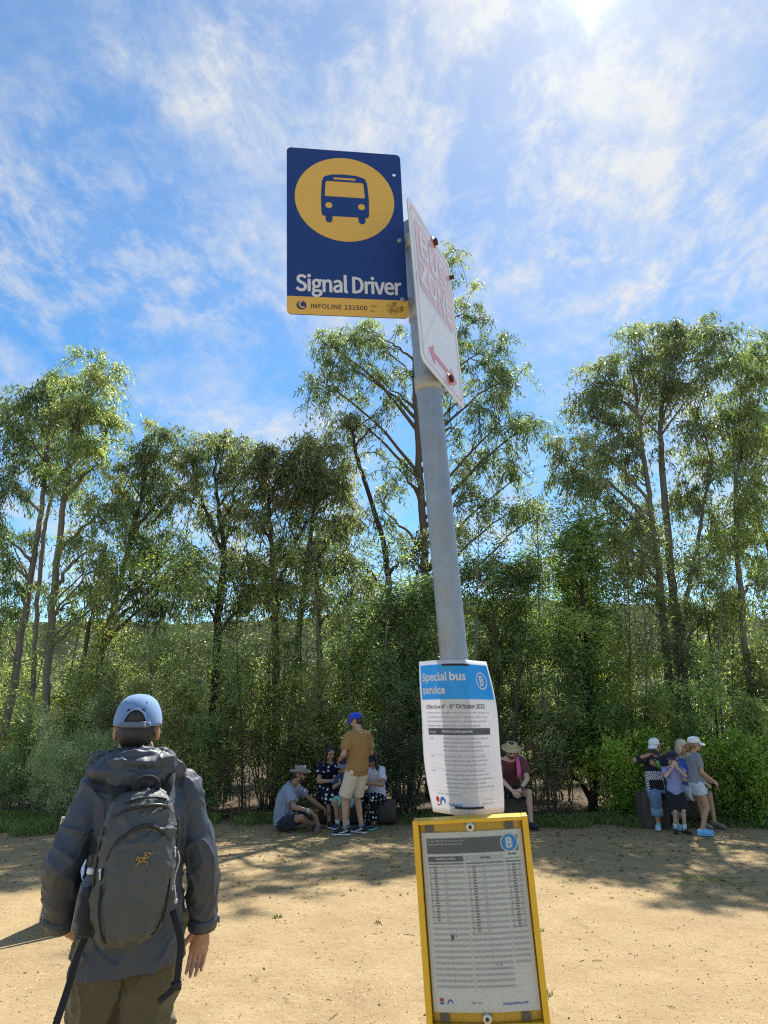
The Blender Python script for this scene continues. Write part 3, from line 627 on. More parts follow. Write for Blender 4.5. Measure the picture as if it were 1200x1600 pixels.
prof = [(-40, 990), (0, 985), (60, 1000), (130, 1000), (200, 985), (270, 945), (330, 975), (400, 975), (460, 985), (520, 975), (580, 955), (640, 960), (700, 940), (760, 930), (820, 930), (880, 900), (950, 900), (1000, 905), (1060, 925), (1110, 950), (1170, 950), (1240, 960)]
LOOK = {'a': 'mid-green', 'b': 'grey-green', 'c': 'yellow-green', 'd': 'long-leaved', 'e': 'fine-leaved', 'f': 'dry twiggy'}
MARK = ['cut off by the left edge', 'below the slanting left gum', 'behind the pale heath bush', 'left of the blue cap', 'touching the left side of the blue cap', 'above the blue cap', 'right of the blue cap', 'left of the grey hat', 'above the grey hat', 'above the polka-dot dress', 'left of the royal blue cap',
        'right of the tan shirt', 'left of the paper notice', 'behind the paper notice', 'above the straw hat', 'right of the straw hat', 'left of the dark wattle trunk', 'right of the dark wattle trunk', 'left of the woman in the white cap', 'between the twin pale trunks', 'above the girl in the white cap', 'by the slim bare gum', 'cut off by the right edge']
for i, x in enumerate(range(-45, 1260, 58)):
    top = np.interp(x, [q[0] for q in prof], [q[1] for q in prof]); kk = 'abcdefcbae'[(i*3) % 10]
    shrub(kk, x+rs.uniform(-14, 14), rs.uniform(14.4, 16.2), top+rs.uniform(-75, 55), '%s shrub inside the thicket, %s' % (LOOK[kk], MARK[i]), 'crowded shrubs inside the thicket', rs.random()*6.28, .80 if x > 960 else .95)
for i, x in enumerate(range(-30, 1260, 118)):
    kk = 'abedfa'[(i*2+1) % 6]; shrub(kk, x+rs.uniform(-20, 20), rs.uniform(17.5, 20.5), 1000+rs.uniform(-20, 50), '%s shrub at the back of the thicket, %s' % (LOOK[kk], MARK[2*i]), 'shrubs at the back of the thicket', rs.random()*6.28, 1.25)
# thin bare saplings
for i, (x, y0, x1, y1, Y, lab) in enumerate([(378, 1250, 372, 1060, 13.0, 'thin bare sapling stem behind the seated man in the grey hat'), (548, 1120, 545, 960, 14.0, 'thin pale sapling stem above the blue cap of the standing man'),
        (1120, 1140, 1098, 930, 15.2, 'thin dark sapling right of the pale twin trunks'), (1145, 1110, 1150, 920, 15.8, 'slim dark sapling near the right edge'), (1096, 1100, 1090, 960, 16.0, 'slim sapling touching the pale twin trunks'),
        (30, 1180, 62, 1050, 14.2, 'grey leaning sapling behind the left heath bush'), (465, 1180, 470, 1000, 14.4, 'straight dark sapling above the polka-dot dress'), (868, 1260, 872, 1100, 13.2, 'dark sapling stem right of the straw hat man'),
        (110, 1050, 160, 860, 17.0, 'slender slanting stem left of the tallest left gum trunk'), (140, 1060, 128, 880, 16.6, 'slender upright stem among the left gum trunks'), (185, 1040, 230, 870, 17.4, 'slender stem slanting right above the heath bush'), (560, 1000, 600, 880, 18, 'thin bare stem slanting towards the leaning dark gum'), (520, 1000, 500, 880, 17.6, 'thin bare stem under the two-stemmed gum'),
        (300, 1150, 296, 940, 14.0, 'leafy sapling rising right of the blue cap'), (420, 1160, 428, 950, 14.2, 'leafy sapling rising over the grey hat'), (500, 1150, 492, 930, 14.1, 'leafy sapling rising over the polka-dot dress'), (600, 1140, 606, 930, 14.3, 'leafy sapling right of the standing man'),
        (740, 1120, 746, 900, 14.2, 'leafy sapling beside the top of the paper notice'), (850, 1120, 842, 890, 14.4, 'leafy sapling left of the dense narrow wattle'), (985, 1100, 980, 880, 14.6, 'leafy sapling right of the dense narrow wattle'), (1010, 1120, 1004, 920, 14.0, 'leafy sapling above the woman in the white cap'), (1125, 1080, 1130, 900, 14.3, 'leafy sapling above the girl in the white cap'), (235, 1120, 226, 930, 14.6, 'leafy sapling directly above the blue cap')]):
    a, b = at(x, y0, Y), at(x1, y1, Y); base = Vector((a.x+(a.x-b.x)*.3, Y, 0)); o = thing('sapling', lab, 'sapling', base, 'thin saplings'); mb = MB(); r = random.Random(i)
    P = [base-base+Vector((0, 0, -.05)), a-base, (a+b)/2-base+Vector((r.uniform(-.06, .06), 0, 0)), b-base, b-base+(b-a)*.4]; pts = spline(P, 5); mb.tube(pts, [.026*(1-.75*j/len(pts)) for j in range(len(pts))], 8)
    C = []
    for j in range(9 if i < 13 else 26):
        p = pts[len(pts)//3+r.randrange(len(pts)*2//3-1)]; q = p+Vector((r.uniform(-.6, .6), r.uniform(-.5, .5), r.uniform(.1, .6))); mb.tube([p, (p+q)/2+Vector((0, 0, .05)), q], [.008, .006, .003], 4); C.append(q)
    mb.build('trunk', BARK_PALE if i in (1, 5) or i > 7 else BARK_DARK, o); rng = np.random.default_rng(i+90); C = np.repeat(np.array(C), 6, 0); C = C+rng.normal(0, .15, C.shape)
    V, n = leaf_cloud(C, .08, 11, .095, .026, .3, rng, .2); link('crown', quads('crown', V, n, np.clip(rng.normal(.5, .15, n), 0, 1)), o, (WATTLE, GUM2, YELLOWG)[i % 3])
print('leaves', NL)

# ------------------------------------------------------------------ people
def skin(name, col):
    if name in MAT: return MAT[name]
    k = N(name); c = k.mixc(k.noise(30, 4, .6), tuple(x*.86 for x in col), tuple(min(1, x*1.1) for x in col))
    MAT[name] = k.done(k.bsdf(c, .5, .4, 0, k.bump(k.noise(220, 3, .6), .12, .002), **{'Subsurface Weight': .12, 'Subsurface Radius': (.012, .005, .003), 'Subsurface Scale': 1.0})); return MAT[name]
def hairmat(name, col):
    if name in MAT: return MAT[name]
    k = N(name); mp = k.n('ShaderNodeMapping', {'Vector': k.coord(), 'Scale': (1, 1, .08)})
    f = k.noise(160, 4, .7, mp.outputs[0]); c = k.mixc(f, tuple(x*.5 for x in col), tuple(min(1, x*1.4) for x in col))
    MAT[name] = k.done(k.bsdf(c, .45, .5, 0, k.bump(f, .8, .004))); return MAT[name]
def dots(name, base, dot, scale=26., size=.30):
    k = N(name); v = k.n('ShaderNodeTexVoronoi', {'Vector': k.coord(), 'Scale': scale, 'Randomness': .45})
    f = k.math('LESS_THAN', v.outputs['Distance'], size)
    return k.done(k.bsdf(k.mixc(f, base, dot), .85, .2, 0, k.bump(k.noise(14, 4, .6), .4, .02)))
EYE = plain('eye', (.02, .015, .012), .2, .5); 
def lipmat(col):
    n = 'lips_%d' % int(col[0]*1000); return plain(n, (col[0]*.78, col[1]*.52, col[2]*.55), .45, .4)

def ik(a, b, l1, l2, pole):
    d = b-a; L = min(d.length, (l1+l2)*.999); d = d.normalized()
    x = (l1*l1-l2*l2+L*L)/(2*L); h = math.sqrt(max(0, l1*l1-x*x))
    p = Vector(pole); p = p-d*p.dot(d); p = p.normalized() if p.length > 1e-6 else perp(d)[0]
    return a+d*x+p*h, a+d*L
def basis(yaw, pitch=0, roll=0):
    """columns: right, forward, up for a heading clockwise from +Y"""
    return Matrix.Rotation(-R_(yaw), 3, 'Z') @ Matrix.Rotation(R_(pitch), 3, 'X') @ Matrix.Rotation(R_(roll), 3, 'Y')
def hand_shapes(mb, w, fd, pn, side, s, curl=.35, spread=.09):
    """palm, four unequal bent fingers and a thumb; w wrist, fd finger direction, pn palm normal"""
    fd = fd.normalized(); pn = (pn-fd*pn.dot(fd)).normalized(); sd = fd.cross(pn)*side       # sd points to the thumb side
    mb.cap(w-fd*.03*s, w+fd*.012*s, .026*s, .026*s, 10)
    m = Matrix((sd, fd, pn)).transposed()
    mb.ell(w+fd*.052*s, (.040*s, .052*s, .015*s), m, 12)
    mb.ell(w+fd*.075*s, (.041*s, .026*s, .013*s), m, 12)
    for i, (o, L) in enumerate(((.028, .074), (.010, .084), (-.009, .078), (-.027, .060))):
        p = w+fd*.088*s+sd*o*s; d = (fd+sd*spread*(1.2-i*.8)).normalized(); r = .0088*s
        for j, f in enumerate((.46, .31, .25)):
            a = curl*(.6+.5*j)+.03*i; d = (d*math.cos(a)+pn*math.sin(a)).normalized(); q = p+d*L*f*s
            mb.cap(p, q, r, r*.92, 8); p = q; r *= .92
    p = w+fd*.022*s+sd*.030*s; d = (fd*.80+sd*.52+pn*.25).normalized(); r = .0108*s
    for f in (.040, .030, .024):
        q = p+d*f*s; mb.cap(p, q, r, r*.93, 8); p = q; r *= .93; d = (d+fd*.35+pn*curl*.5).normalized()
def head_shapes(mb, c, B, s):
    def P(x, y, z): return c+B @ Vector((x*s, y*s, z*s))
    def E(x, y, z, a, b, d, m=0): mb.ell(P(x, y, z), (a*s, b*s, d*s), B, 12, m)
    E(0, -.006, .03, .076, .094, .088); E(0, .024, -.035, .060, .068, .074); E(0, .058, -.090, .027, .025, .021); E(0, .078, .022, .050, .016, .011)
    for k in (-1, 1):
        E(k*.034, .058, -.028, .027, .027, .025); E(k*.081, -.012, -.010, .012, .023, .034); E(k*.05, .0, -.07, .02, .04, .03)
    mb.cap(P(0, .088, .012), P(0, .108, -.022), .008*s, .014*s, 8)
    E(0, .083, -.052, .024, .012, .010)
def foot(root, ankle, toe, s, col, sole=None, high=0., size=1.0, z0=0., stripe=None, pitch=0.):
    """a shoe: shaped upper on a sole, pointing along toe"""
    t = Vector((toe[0], toe[1], 0)).normalized(); sd = Vector((t.y, -t.x, 0)); up = Vector((0, 0, 1)); s = s*size
    if pitch: t = (t*math.cos(pitch)+up*math.sin(pitch)); up = sd.cross(t)
    o = Vector(ankle)-up*(.075*s if pitch else 0); o = o if pitch else Vector((ankle[0], ankle[1], z0))
    prof = [(-.075, .026, .060), (-.060, .034, .085+high), (-.03, .037, .092+high), (.01, .037, .088), (.06, .040, .072), (.11, .046, .056), (.15, .044, .045), (.178, .034, .036), (.190, .018, .026)]
    mb = MB(); secs = [(o+t*a*s+up*(.016+h/2)*s, w*s, h/2*s, sd, up, .75) for a, w, h in prof]; mb.loft(secs, 16)
    V, F = remesh(mb, .006*max(s, .8), 3); me = mesh('shoe', V, F); u = link('shoe', me, root, col)
    mb = MB(); secs = [(o+t*a*s*1.03+up*.011*s, (w+.004)*s, .013*s, sd, up, .5) for a, w, h in prof]; mb.loft(secs, 18)
    mb.build('sole', sole or plain('white_sole', (.72, .72, .70), .6), u)
    if stripe:
        mb = MB()
        for k in (-1, 1):
            q = [o+t*a*s+sd*k*(w+.003)*s+up*z*s for a, w, z in ((.10, .043, .030), (.05, .040, .040), (.0, .036, .052), (-.045, .034, .070))]
            mb.tube(q, [.004*s, .008*s, .009*s, .006*s], 6)
        mb.build('side_stripe', stripe, u)
    return u
def crease(p, wf, seed):
    """sharp folds running two ways over a soft sag"""
    x, y, z = float(p[0])*wf, float(p[1])*wf, float(p[2])*wf
    w = noise.noise_vector((x*.5+seed, y*.5, z*.5))
    a = 1-abs(noise.noise((x*.9+z*.45+w.x+seed, y*.9+w.y*.8, z*.8-x*.5+w.z)))
    b = 1-abs(noise.noise((x*1.5-z*.9+seed*2+w.y, y*1.5+w.z, z*1.1+x*.8)))
    return 1.7*a**9+.8*b**10+.6*noise.noise((x*.6, y*.6, z*.5+seed))-.45
def cloth(root, name, mb, mat, voxel=.011, smooth=5, wr=.006, wf=7., seed=0, octv=3):
    V, F = remesh(mb, voxel, smooth)
    me = mesh(name, V, F)
    if wr:
        co = np.empty(len(me.vertices)*3, np.float32); no = np.empty(len(me.vertices)*3, np.float32)
        me.vertices.foreach_get('co', co); me.vertex_normals.foreach_get('vector', no); co = co.reshape(-1, 3); no = no.reshape(-1, 3)
        d = np.array([crease(p, wf, seed) for p in co], np.float32)
        co += no*(wr*d)[:, None]; me.vertices.foreach_set('co', co.ravel()); me.update()
    return link(name, me, root, mat)

class Fig:
    """a person; joints are given in the person's own frame (right, forward, up) for a height of 1.75 m"""
    def __init__(s, x, y, yaw, size, label, skincol, group=None, z=0., head=1.0, wide=1.0):
        s.root = thing('person', label, 'person', (x, y, z), group); s.B = basis(yaw); s.s = size; s.yaw = yaw; s.sk = skincol; s.hs = head*size; s.w = wide; s.J = {}; s.z = z
    def P(s, p): return s.B @ Vector(p)*s.s
    def D(s, p): return (s.B @ Vector(p)).normalized()
    def pose(s, hip=(0, 0, .94), chest=(0, 0, 1.42), head=(0, .045, 1.625), head_yaw=0, head_pitch=0, head_roll=0, sh_yaw=0, hip_yaw=0, bow=(0, 0, 0), arms=None, legs=None, sho=.175):
        J = s.J; J['hip'], J['chest'], J['head'] = s.P(hip), s.P(chest), s.P(head); J['bow'] = s.P(bow)
        s.HB = basis(s.yaw+head_yaw, head_pitch, head_roll); s.SB = basis(s.yaw+sh_yaw); s.PB = basis(s.yaw+hip_yaw)
        for k, sg in (('L', -1), ('R', 1)):
            sh = J['chest']+s.SB @ Vector((sg*sho*s.w, 0, -.015))*s.s; J['sh'+k] = sh
            a = arms[k]
            if 'elbow' in a: J['el'+k], J['wr'+k] = s.P(a['elbow']), s.P(a['hand'])
            else: J['el'+k], J['wr'+k] = ik(sh, s.P(a['hand']), .285*s.s, .255*s.s, s.D(a.get('pole', (sg*.4, -1, -.3))))
            J['fd'+k] = s.D(a['f']) if 'f' in a else (J['wr'+k]-J['el'+k]).normalized()
            J['pn'+k] = s.D(a.get('n', (-sg, 0, 0))); J['cu'+k] = a.get('curl', .35)
            hj = J['hip']+s.PB @ Vector((sg*.088*s.w, 0, -.035))*s.s; J['hj'+k] = hj; l = legs[k]
            if 'knee' in l: J['kn'+k], J['an'+k] = s.P(l['knee']), s.P(l['foot'])
            else: J['kn'+k], J['an'+k] = ik(hj, s.P(l['foot']), .425*s.s, .43*s.s, s.D(l.get('pole', (0, 1, 0))))
            J['toe'+k] = s.D(l.get('toe', (sg*.15, 1, 0)))
        return s
    def spine(s, t):
        J = s.J; a, b = J['hip'], J['chest']; return a+(b-a)*t+J['bow']*4*t*(1-t)*(1 if 0 <= t <= 1 else 0)
    def torso(s, mb, secs, inflate=0., n=24):
        q = []
        for t, rx, ry in secs:
            tt = min(1, max(0, t)); xd = (s.PB.col[0]*(1-tt)+s.SB.col[0]*tt).normalized()
            d = (s.spine(min(1, tt+.05))-s.spine(max(0, tt-.05))).normalized(); yd = d.cross(xd).normalized(); xd = yd.cross(d).normalized()
            q.append((s.spine(tt)+d*(t-tt)*(s.J['chest']-s.J['hip']).length, (rx*s.w+inflate)*s.s, (ry*s.w**.5+inflate)*s.s, xd, yd, .92))
        mb.loft(q, n)
    BODY = [(-.16, .12, .09), (-.08, .155, .115), (0, .160, .118), (.25, .138, .10), (.5, .142, .104), (.75, .160, .112), (.9, .158, .098), (1.0, .125, .078), (1.07, .07, .06)]
    def body(s, eyes=True, voxel=.012, hv=.0042):
        J, S = s.J, s.s; mb = MB(); s.torso(mb, s.BODY)
        nb = J['chest']+Vector((0, 0, .02))*S; hb = J['head']+s.HB @ Vector((0, -.018, -.06))*s.hs; mb.cap(nb, hb, .062*S*s.w, .053*s.hs, 12)
        for k in 'LR': mb.cap(nb+(hb-nb)*.25, J['sh'+k]+Vector((0, 0, .012))*S, .046*S, .046*S)
        for k in 'LR':
            mb.cap(J['sh'+k], J['el'+k], .052*S*s.w, .040*S, 12); mb.cap(J['el'+k], J['wr'+k], .040*S, .027*S, 12)
            m = J['el'+k]+(J['wr'+k]-J['el'+k])*.3; mb.cap(J['el'+k], m, .041*S, .041*S)
            mb.cap(J['hj'+k], J['kn'+k], .086*S*s.w, .055*S, 14); mb.cap(J['kn'+k], J['an'+k], .052*S, .035*S, 12)
            kn, an = J['kn'+k], J['an'+k]; bk = (an-kn).normalized(); back = -(J['toe'+k]-bk*J['toe'+k].dot(bk)); back = back.normalized() if back.length > .01 else back
            mb.cap(kn+(an-kn)*.15+back*.014*S, kn+(an-kn)*.45+back*.014*S, .052*S, .044*S)
            mb.cap(an, an+J['toe'+k]*.10*S+Vector((0, 0, -.04))*S, .036*S, .026*S)
        V, F = remesh(mb, voxel*max(S, .75), 4); A = MB().add(V, F)
        mb = MB(); head_shapes(mb, J['head'], s.HB, s.hs); V, F = remesh(mb, .0055*s.hs, 3); A.add(V, F)
        for k, sg in (('L', -1), ('R', 1)):
            mb = MB(); hand_shapes(mb, J['wr'+k], J['fd'+k], J['pn'+k], sg, S, J['cu'+k], J.get('sp', .07)); V, F = remesh(mb, hv*max(S, .75), 2); A.add(V, F)
        if eyes:
            H = s.HB; c = J['head']; h = s.hs
            for k in (-1, 1):
                V, F = ellipsoid(c+H @ Vector((k*.031, .082, .004))*h, (.014*h, .011*h, .0075*h), H, 10); A.add(V, F, 1)
                V, F = ellipsoid(c+H @ Vector((k*.032, .088, .024))*h, (.019*h, .008*h, .0045*h), H, 8); A.add(V, F, 1)
            V, F = ellipsoid(c+H @ Vector((0, .090, -.052))*h, (.022*h, .009*h, .0065*h), H, 10); A.add(V, F, 2)
        return A.build('body', [s.sk, EYE, lipmat(tuple(s.sk_col))], s.root)
    def shirt(s, mat, sleeve=.6, hem=-.16, inflate=.018, sl_r=(.066, .066), name='shirt', long=False, cuff=.93, neck=1.07, wr=.007, voxel=.011, flare=0., seed=1):
        J, S = s.J, s.s; mb = MB(); secs = [q for q in s.BODY if q[0] > hem and q[0] <= 1.0]
        b = s.BODY[1] if hem < -.08 else s.BODY[2]
        secs = [(hem, b[1]+flare, b[2]+flare*.8)]+[(t, max(a, b[1]-.012), max(c, b[2]-.010)) if t < .6 else (t, a, c) for t, a, c in secs]+[(neck, .088, .072)]
        s.torso(mb, secs, inflate); nb = J['chest']+Vector((0, 0, .034))*S
        for k in 'LR':
            a, b, c = J['sh'+k], J['el'+k], J['wr'+k]; mb.ell(a, (.066*S*s.w,)*3); mb.cap(nb+(a-nb)*.25, a+Vector((0, 0, .012))*S, .054*S, .056*S)
            if long:
                mb.tube([a, a+(b-a)*.5, b], [sl_r[0]*S*s.w, sl_r[0]*S*.97, sl_r[1]*S], 14); mb.ell(b, (sl_r[1]*S,)*3); mb.tube([b, b+(c-b)*.5, b+(c-b)*cuff], [sl_r[1]*S, sl_r[1]*.9*S, sl_r[1]*.72*S], 14)
            elif sleeve: mb.tube([a, a+(b-a)*sleeve*.5, a+(b-a)*sleeve], [sl_r[0]*S*s.w, sl_r[0]*1.02*S*s.w, sl_r[1]*1.04*S], 14)
        return cloth(s.root, name, mb, mat, voxel*max(S, .7), 3, wr*S, 7/S, seed)
    def shorts(s, mat, length=.75, r=(.105, .098), name='shorts', low=0., wr=.004, voxel=.011, top=.03):
        J, S = s.J, s.s; mb = MB(); s.torso(mb, [(-.17, .13, .10), (-.10, .168, .125), (0, .172, .128), (top, .158, .118)], -.004)
        for k in 'LR':
            a, b, c = J['hj'+k], J['kn'+k], J['an'+k]; mb.ell(a, (r[0]*S*s.w,)*3); e = a+(b-a)*min(1, length); mb.tube([a, (a+e)/2, e], [r[0]*S*s.w, (r[0]+r[1])/2*S*s.w, r[1]*S*s.w], 16)
            if low: mb.ell(b, (r[1]*S*.96,)*3); e = b+(c-b)*low; mb.tube([b, (b+e)/2, e], [r[1]*S*.98, r[1]*.93*S, r[1]*.9*S], 16)
        return cloth(s.root, name, mb, mat, voxel*max(S, .7), 3, wr*S, 6/S, 4)
    def shoes(s, col, sole=None, stripe=None, size=1.0, high=0., z0=None):
        for k in 'LR':
            J = s.J; an = J['an'+k]; foot(s.root, an, J['toe'+k], s.s, col, sole, high, size, (an.z-.075*s.s) if z0 is None else z0, stripe)
    def socks(s, mat, h=.12):
        for k in 'LR':
            a, b = s.J['an'+k], s.J['kn'+k]; d = (b-a).normalized(); mb = MB(); mb.tube([a-d*.03*s.s, a+d*h*.5*s.s, a+d*h*s.s], [.043*s.s, .042*s.s, .046*s.s], 14); mb.build('sock', mat, s.root)
    def H(s, x, y, z): return s.J['head']+s.HB @ Vector((x, y, z))*s.hs
    def cap(s, mat, brim=None, back=False, low=.022, name='cap', size=1.0, bl=.075):
        """baseball cap: dome, curved peak, button"""
        h, n, V, F = s.hs*size, 28, [], []; m = 9
        for i in range(m+1):
            a = (math.pi/2)*(i/m); z = low+(.125-low)*math.sin(a)**.9; r = max(.02, math.cos(a)**.62)
            for k in range(n):
                b = 2*math.pi*k/n; V.append(s.J['head']+s.HB @ Vector((.087*r*math.cos(b), -.004+.107*r*math.sin(b), z+.012*(1 if math.sin(b) > 0 else 0)*math.sin(b)*(1-i/m)))*h)
        for i in range(m):
            for k in range(n): F.append((i*n+k, i*n+(k+1) % n, (i+1)*n+(k+1) % n, (i+1)*n+k))
        F.append(tuple(range(m*n, m*n+n))); F.append(tuple(range(n-1, -1, -1)))
        o = link(name, mesh(name, V, F), s.root, mat); sg = -1 if back else 1
        V, F = [], []; n = 14
        for lay in (0, 1):
            for i in range(n+1):
                u = -1+2*i/n; a = u*1.12
                for j in range(5):
                    v = j/4; x = .086*math.sin(a)*(1+.02*v); y = .100*math.cos(a)+v*bl*math.cos(u*1.25)**.7; V.append(s.J['head']+s.HB @ Vector((x, sg*(y-.004), low+.014-.018*u*u-.16*v*bl-.3*v*v*bl-lay*.005))*h)
        k = (n+1)*5
        for i in range(n):
            for j in range(4):
                q = i*5+j; F.append((q, q+1, q+6, q+5)); F.append((k+q, k+q+5, k+q+6, k+q+1))
        for i in range(n): F.append((i*5+4, (i+1)*5+4, k+(i+1)*5+4, k+i*5+4))
        link('peak', mesh('peak', V, F), o, brim or mat)
        MB().ell(s.H(0, -.004, .126*size), (.008*s.hs, .008*s.hs, .004*s.hs)).build('button', brim or mat, o)
        return o
    def hat(s, mat, band, rim=(.165, .18), crown=.115, tilt=0, curl=.03, dent=.02, rise=.035, top=.72):
        """brimmed hat: crown with dent, band, curled brim with thickness"""
        T = s.HB @ Matrix.Rotation(R_(tilt), 3, 'X'); c = s.J['head']; h = s.hs; n = 32; V, F = [], []
        prof = [(1.0, .012), (.98, .0), (.8, -.012), (.56, -.004), (.53, .004), (.52, .03), (.50, .065), (top*.62, crown), (.25, crown-dent*.5), (.03, crown-dent)]
        for r, z in prof:
            for k in range(n):
                b = 2*math.pi*k/n; f = max(0, (r-.55)/.45); V.append(c+T @ Vector((rim[0]*r*math.cos(b), rim[1]*r*math.sin(b), z+rise+curl*f*f*abs(math.cos(b))**2))*h)
        m = len(prof)
        for i in range(m-1):
            for k in range(n): F.append((i*n+k, i*n+(k+1) % n, (i+1)*n+(k+1) % n, (i+1)*n+k))
        F.append(tuple(range((m-1)*n, m*n)))
        me = mesh('hat', V, F); o = link('hat', me, s.root, mat); sm = o.modifiers.new('thickness', 'SOLIDIFY'); sm.thickness = .004*h; sm.offset = 0
        mb = MB(); q = []
        for z, r in ((.008, .535), (.034, .53)): q.append((c+T @ Vector((0, 0, z+rise))*h, rim[0]*r*h, rim[1]*r*h, T.col[0], T.col[1]))
        mb.loft(q, 32); mb.build('hat_band', band, o); return o
    def hair(s, mat, kind='short'):
        mb = MB(); h = s.hs
        def E(x, y, z, a, b, d): mb.ell(s.H(x, y, z), (a*h, b*h, d*h), s.HB, 14)
        E(0, -.014, .042, .081, .095, .085); E(0, -.045, -.01, .074, .062, .075)
        if kind == 'long':
            for k in (-1, 1): mb.tube([s.H(k*.066, .02, .05), s.H(k*.080, 0, -.04), s.H(k*.086, .015, -.14), s.H(k*.082, .035, -.26)], [.026*h, .030*h, .032*h, .016*h], 10)
            mb.tube([s.H(0, -.07, .02), s.H(0, -.095, -.1), s.H(0, -.10, -.22), s.H(0, -.09, -.32)], [.06*h, .075*h, .07*h, .035*h], 12)
        if kind == 'bob':
            E(0, -.03, .02, .094, .095, .105)
            for k in (-1, 1): E(k*.07, -.01, -.05, .036, .062, .085)
            E(0, -.07, -.06, .08, .045, .075)
        if kind == 'pony': mb.tube([s.H(0, -.09, .03), s.H(0, -.125, 0), s.H(.01, -.12, -.08), s.H(.01, -.11, -.15)], [.02*h, .028*h, .024*h, .008*h], 10)
        V, F = remesh(mb, .007*h, 3); return link('hair', mesh('hair', V, F), s.root, mat)
    def glasses(s, mat):
        mb = MB(); h = s.hs
        for k in (-1, 1): mb.ell(s.H(k*.033, .099, .004), (.027*h, .006*h, .020*h), s.HB, 12); mb.tube([s.H(k*.058, .092, .01), s.H(k*.08, .03, .012), s.H(k*.082, -.01, .008)], .004*h, 6)
        mb.tube([s.H(-.012, .108, .008), s.H(.012, .108, .008)], .003*h, 6); return mb.build('sunglasses', mat, s.root)
    def beard(s, mat):
        mb = MB(); h = s.hs
        for p, r in (((0, .055, -.085), (.045, .036, .034)), ((-.042, .028, -.06), (.022, .038, .04)), ((.042, .028, -.06), (.022, .038, .04)), ((0, .085, -.038), (.026, .013, .006))): mb.ell(s.H(*p), tuple(x*h for x in r), s.HB, 10)
        V, F = remesh(mb, .006*h, 2); return link('beard', mesh('beard', V, F), s.root, mat)
    def band(s, k, mat, t=.9, r=.034, w=.02, name='wristband'):
        a, b = s.J['el'+k], s.J['wr'+k]; d = (b-a).normalized(); p = a+(b-a)*t; MB().tube([p-d*w/2*s.s, p+d*w/2*s.s], r*s.s, 14).build(name, mat, s.root)
def person(x, y, yaw, size, label, tone, **k):
    cols = {'tan': (.46, .27, .17), 'fair': (.60, .38, .28), 'brown': (.33, .19, .12), 'olive': (.42, .26, .17)}
    f = Fig(x, y, yaw, size, label, skin('skin_'+tone, cols[tone]), **k); f.sk_col = cols[tone]; return f
BLACK_HAIR = hairmat('black_hair', (.018, .015, .014)); BROWN_HAIR = hairmat('brown_hair', (.085, .05, .028)); BLOND_HAIR = hairmat('pale_blond_hair', (.55, .47, .34))
WHITE_CLOTH = fabric('white_cap_cloth', (.74, .76, .80), wr=.2); NAVY = fabric('navy_cloth', (.02, .027, .06)); BLACK_C = fabric('black_cloth', (.018, .018, .022)); DARKLENS = plain('dark_lens', (.012, .012, .014), .15, .6)
STUMP = bark('weathered_timber', (.055, .042, .036), (.16, .125, .105), 10)
def log_seat(name, label, x0, x1, y, top, dia, wob=.02, seed=3):
    """a rough felled log lying across, flattened a little on top, with ring-cut ends"""
    r = random.Random(seed); L = x1-x0; n = 22; o = thing(name, label, 'log', ((x0+x1)/2, y, 0)); mb = MB(); V, F = [], []; m = 12
    for i in range(m):
        t = i/(m-1)
        for k in range(n):
            a = 2*math.pi*k/n; rr = dia/2*(1+.05*math.sin(3*a+t*4)+r.uniform(-.02, .02)); z = top-dia/2+rr*math.sin(a); V.append((-L/2+L*t, rr*math.cos(a), min(z, top+.012*math.sin(t*9))))
    for i in range(m-1):
        for k in range(n): F.append((i*n+k, i*n+(k+1) % n, (i+1)*n+(k+1) % n, (i+1)*n+k))
    F.append(tuple(range(n))); F.append(tuple(range(m*n-1, (m-1)*n-1, -1))); mb.add(V, F); mb.build('log_body', STUMP, o, False)
    return o
def stump(label, x, y, top, rad, seed):
    r = random.Random(seed); o = thing('stump', label, 'stump', (x, y, 0)); n = 26; V, F = [], []; m = 7; ph = [r.uniform(0, 6) for _ in range(3)]
    for i in range(m):
        t = i/(m-1)
        for k in range(n):
            a = 2*math.pi*k/n; rr = rad*(1.12-.14*t+.06*math.sin(3*a+ph[0])+.035*math.sin(7*a+ph[1])+.02*math.sin(13*a+ph[2])); V.append((rr*math.cos(a), rr*math.sin(a), -.03+(top+.03+.012*math.sin(2*a))*t))
    for i in range(m-1):
        for k in range(n): F.append((i*n+k, i*n+(k+1) % n, (i+1)*n+(k+1) % n, (i+1)*n+k))
    b = len(V); V.append((0, 0, top-.015)); F += [((m-1)*n+k, (m-1)*n+(k+1) % n, b) for k in range(n)]
    link('trunk', mesh('trunk', V, F), o, STUMP); return o

# --- standing man in tan shirt
p = gnd(552, 1304)
f = person(p.x+.05, p.y, -40, 1.0, 'man standing in tan T-shirt, cream shorts and bright blue cap', 'tan')
f.pose(hip=(0, 0, .93), chest=(0, -.01, 1.415), head=(0, .05, 1.62), head_yaw=-32, head_pitch=-16, sh_yaw=6,
       arms={'L': dict(hand=(-.20, .20, 1.03), pole=(-.6, -1, -.2), f=(.35, .8, -.35), n=(1, -.3, .1)), 'R': dict(hand=(.17, .24, 1.10), pole=(.7, -1, -.2), f=(-.4, .8, .2), n=(-1, 0, 0))},
       legs={'L': dict(foot=(-.18, .04, .08), toe=(-.75, .7, 0)), 'R': dict(foot=(.13, .04, .08), toe=(-.25, 1, 0))})
f.body(); f.shirt(fabric('tan_tee', (.32, .178, .058), wr=.3), sleeve=.72, hem=-.20, inflate=.030, sl_r=(.075, .074), wr=.010)
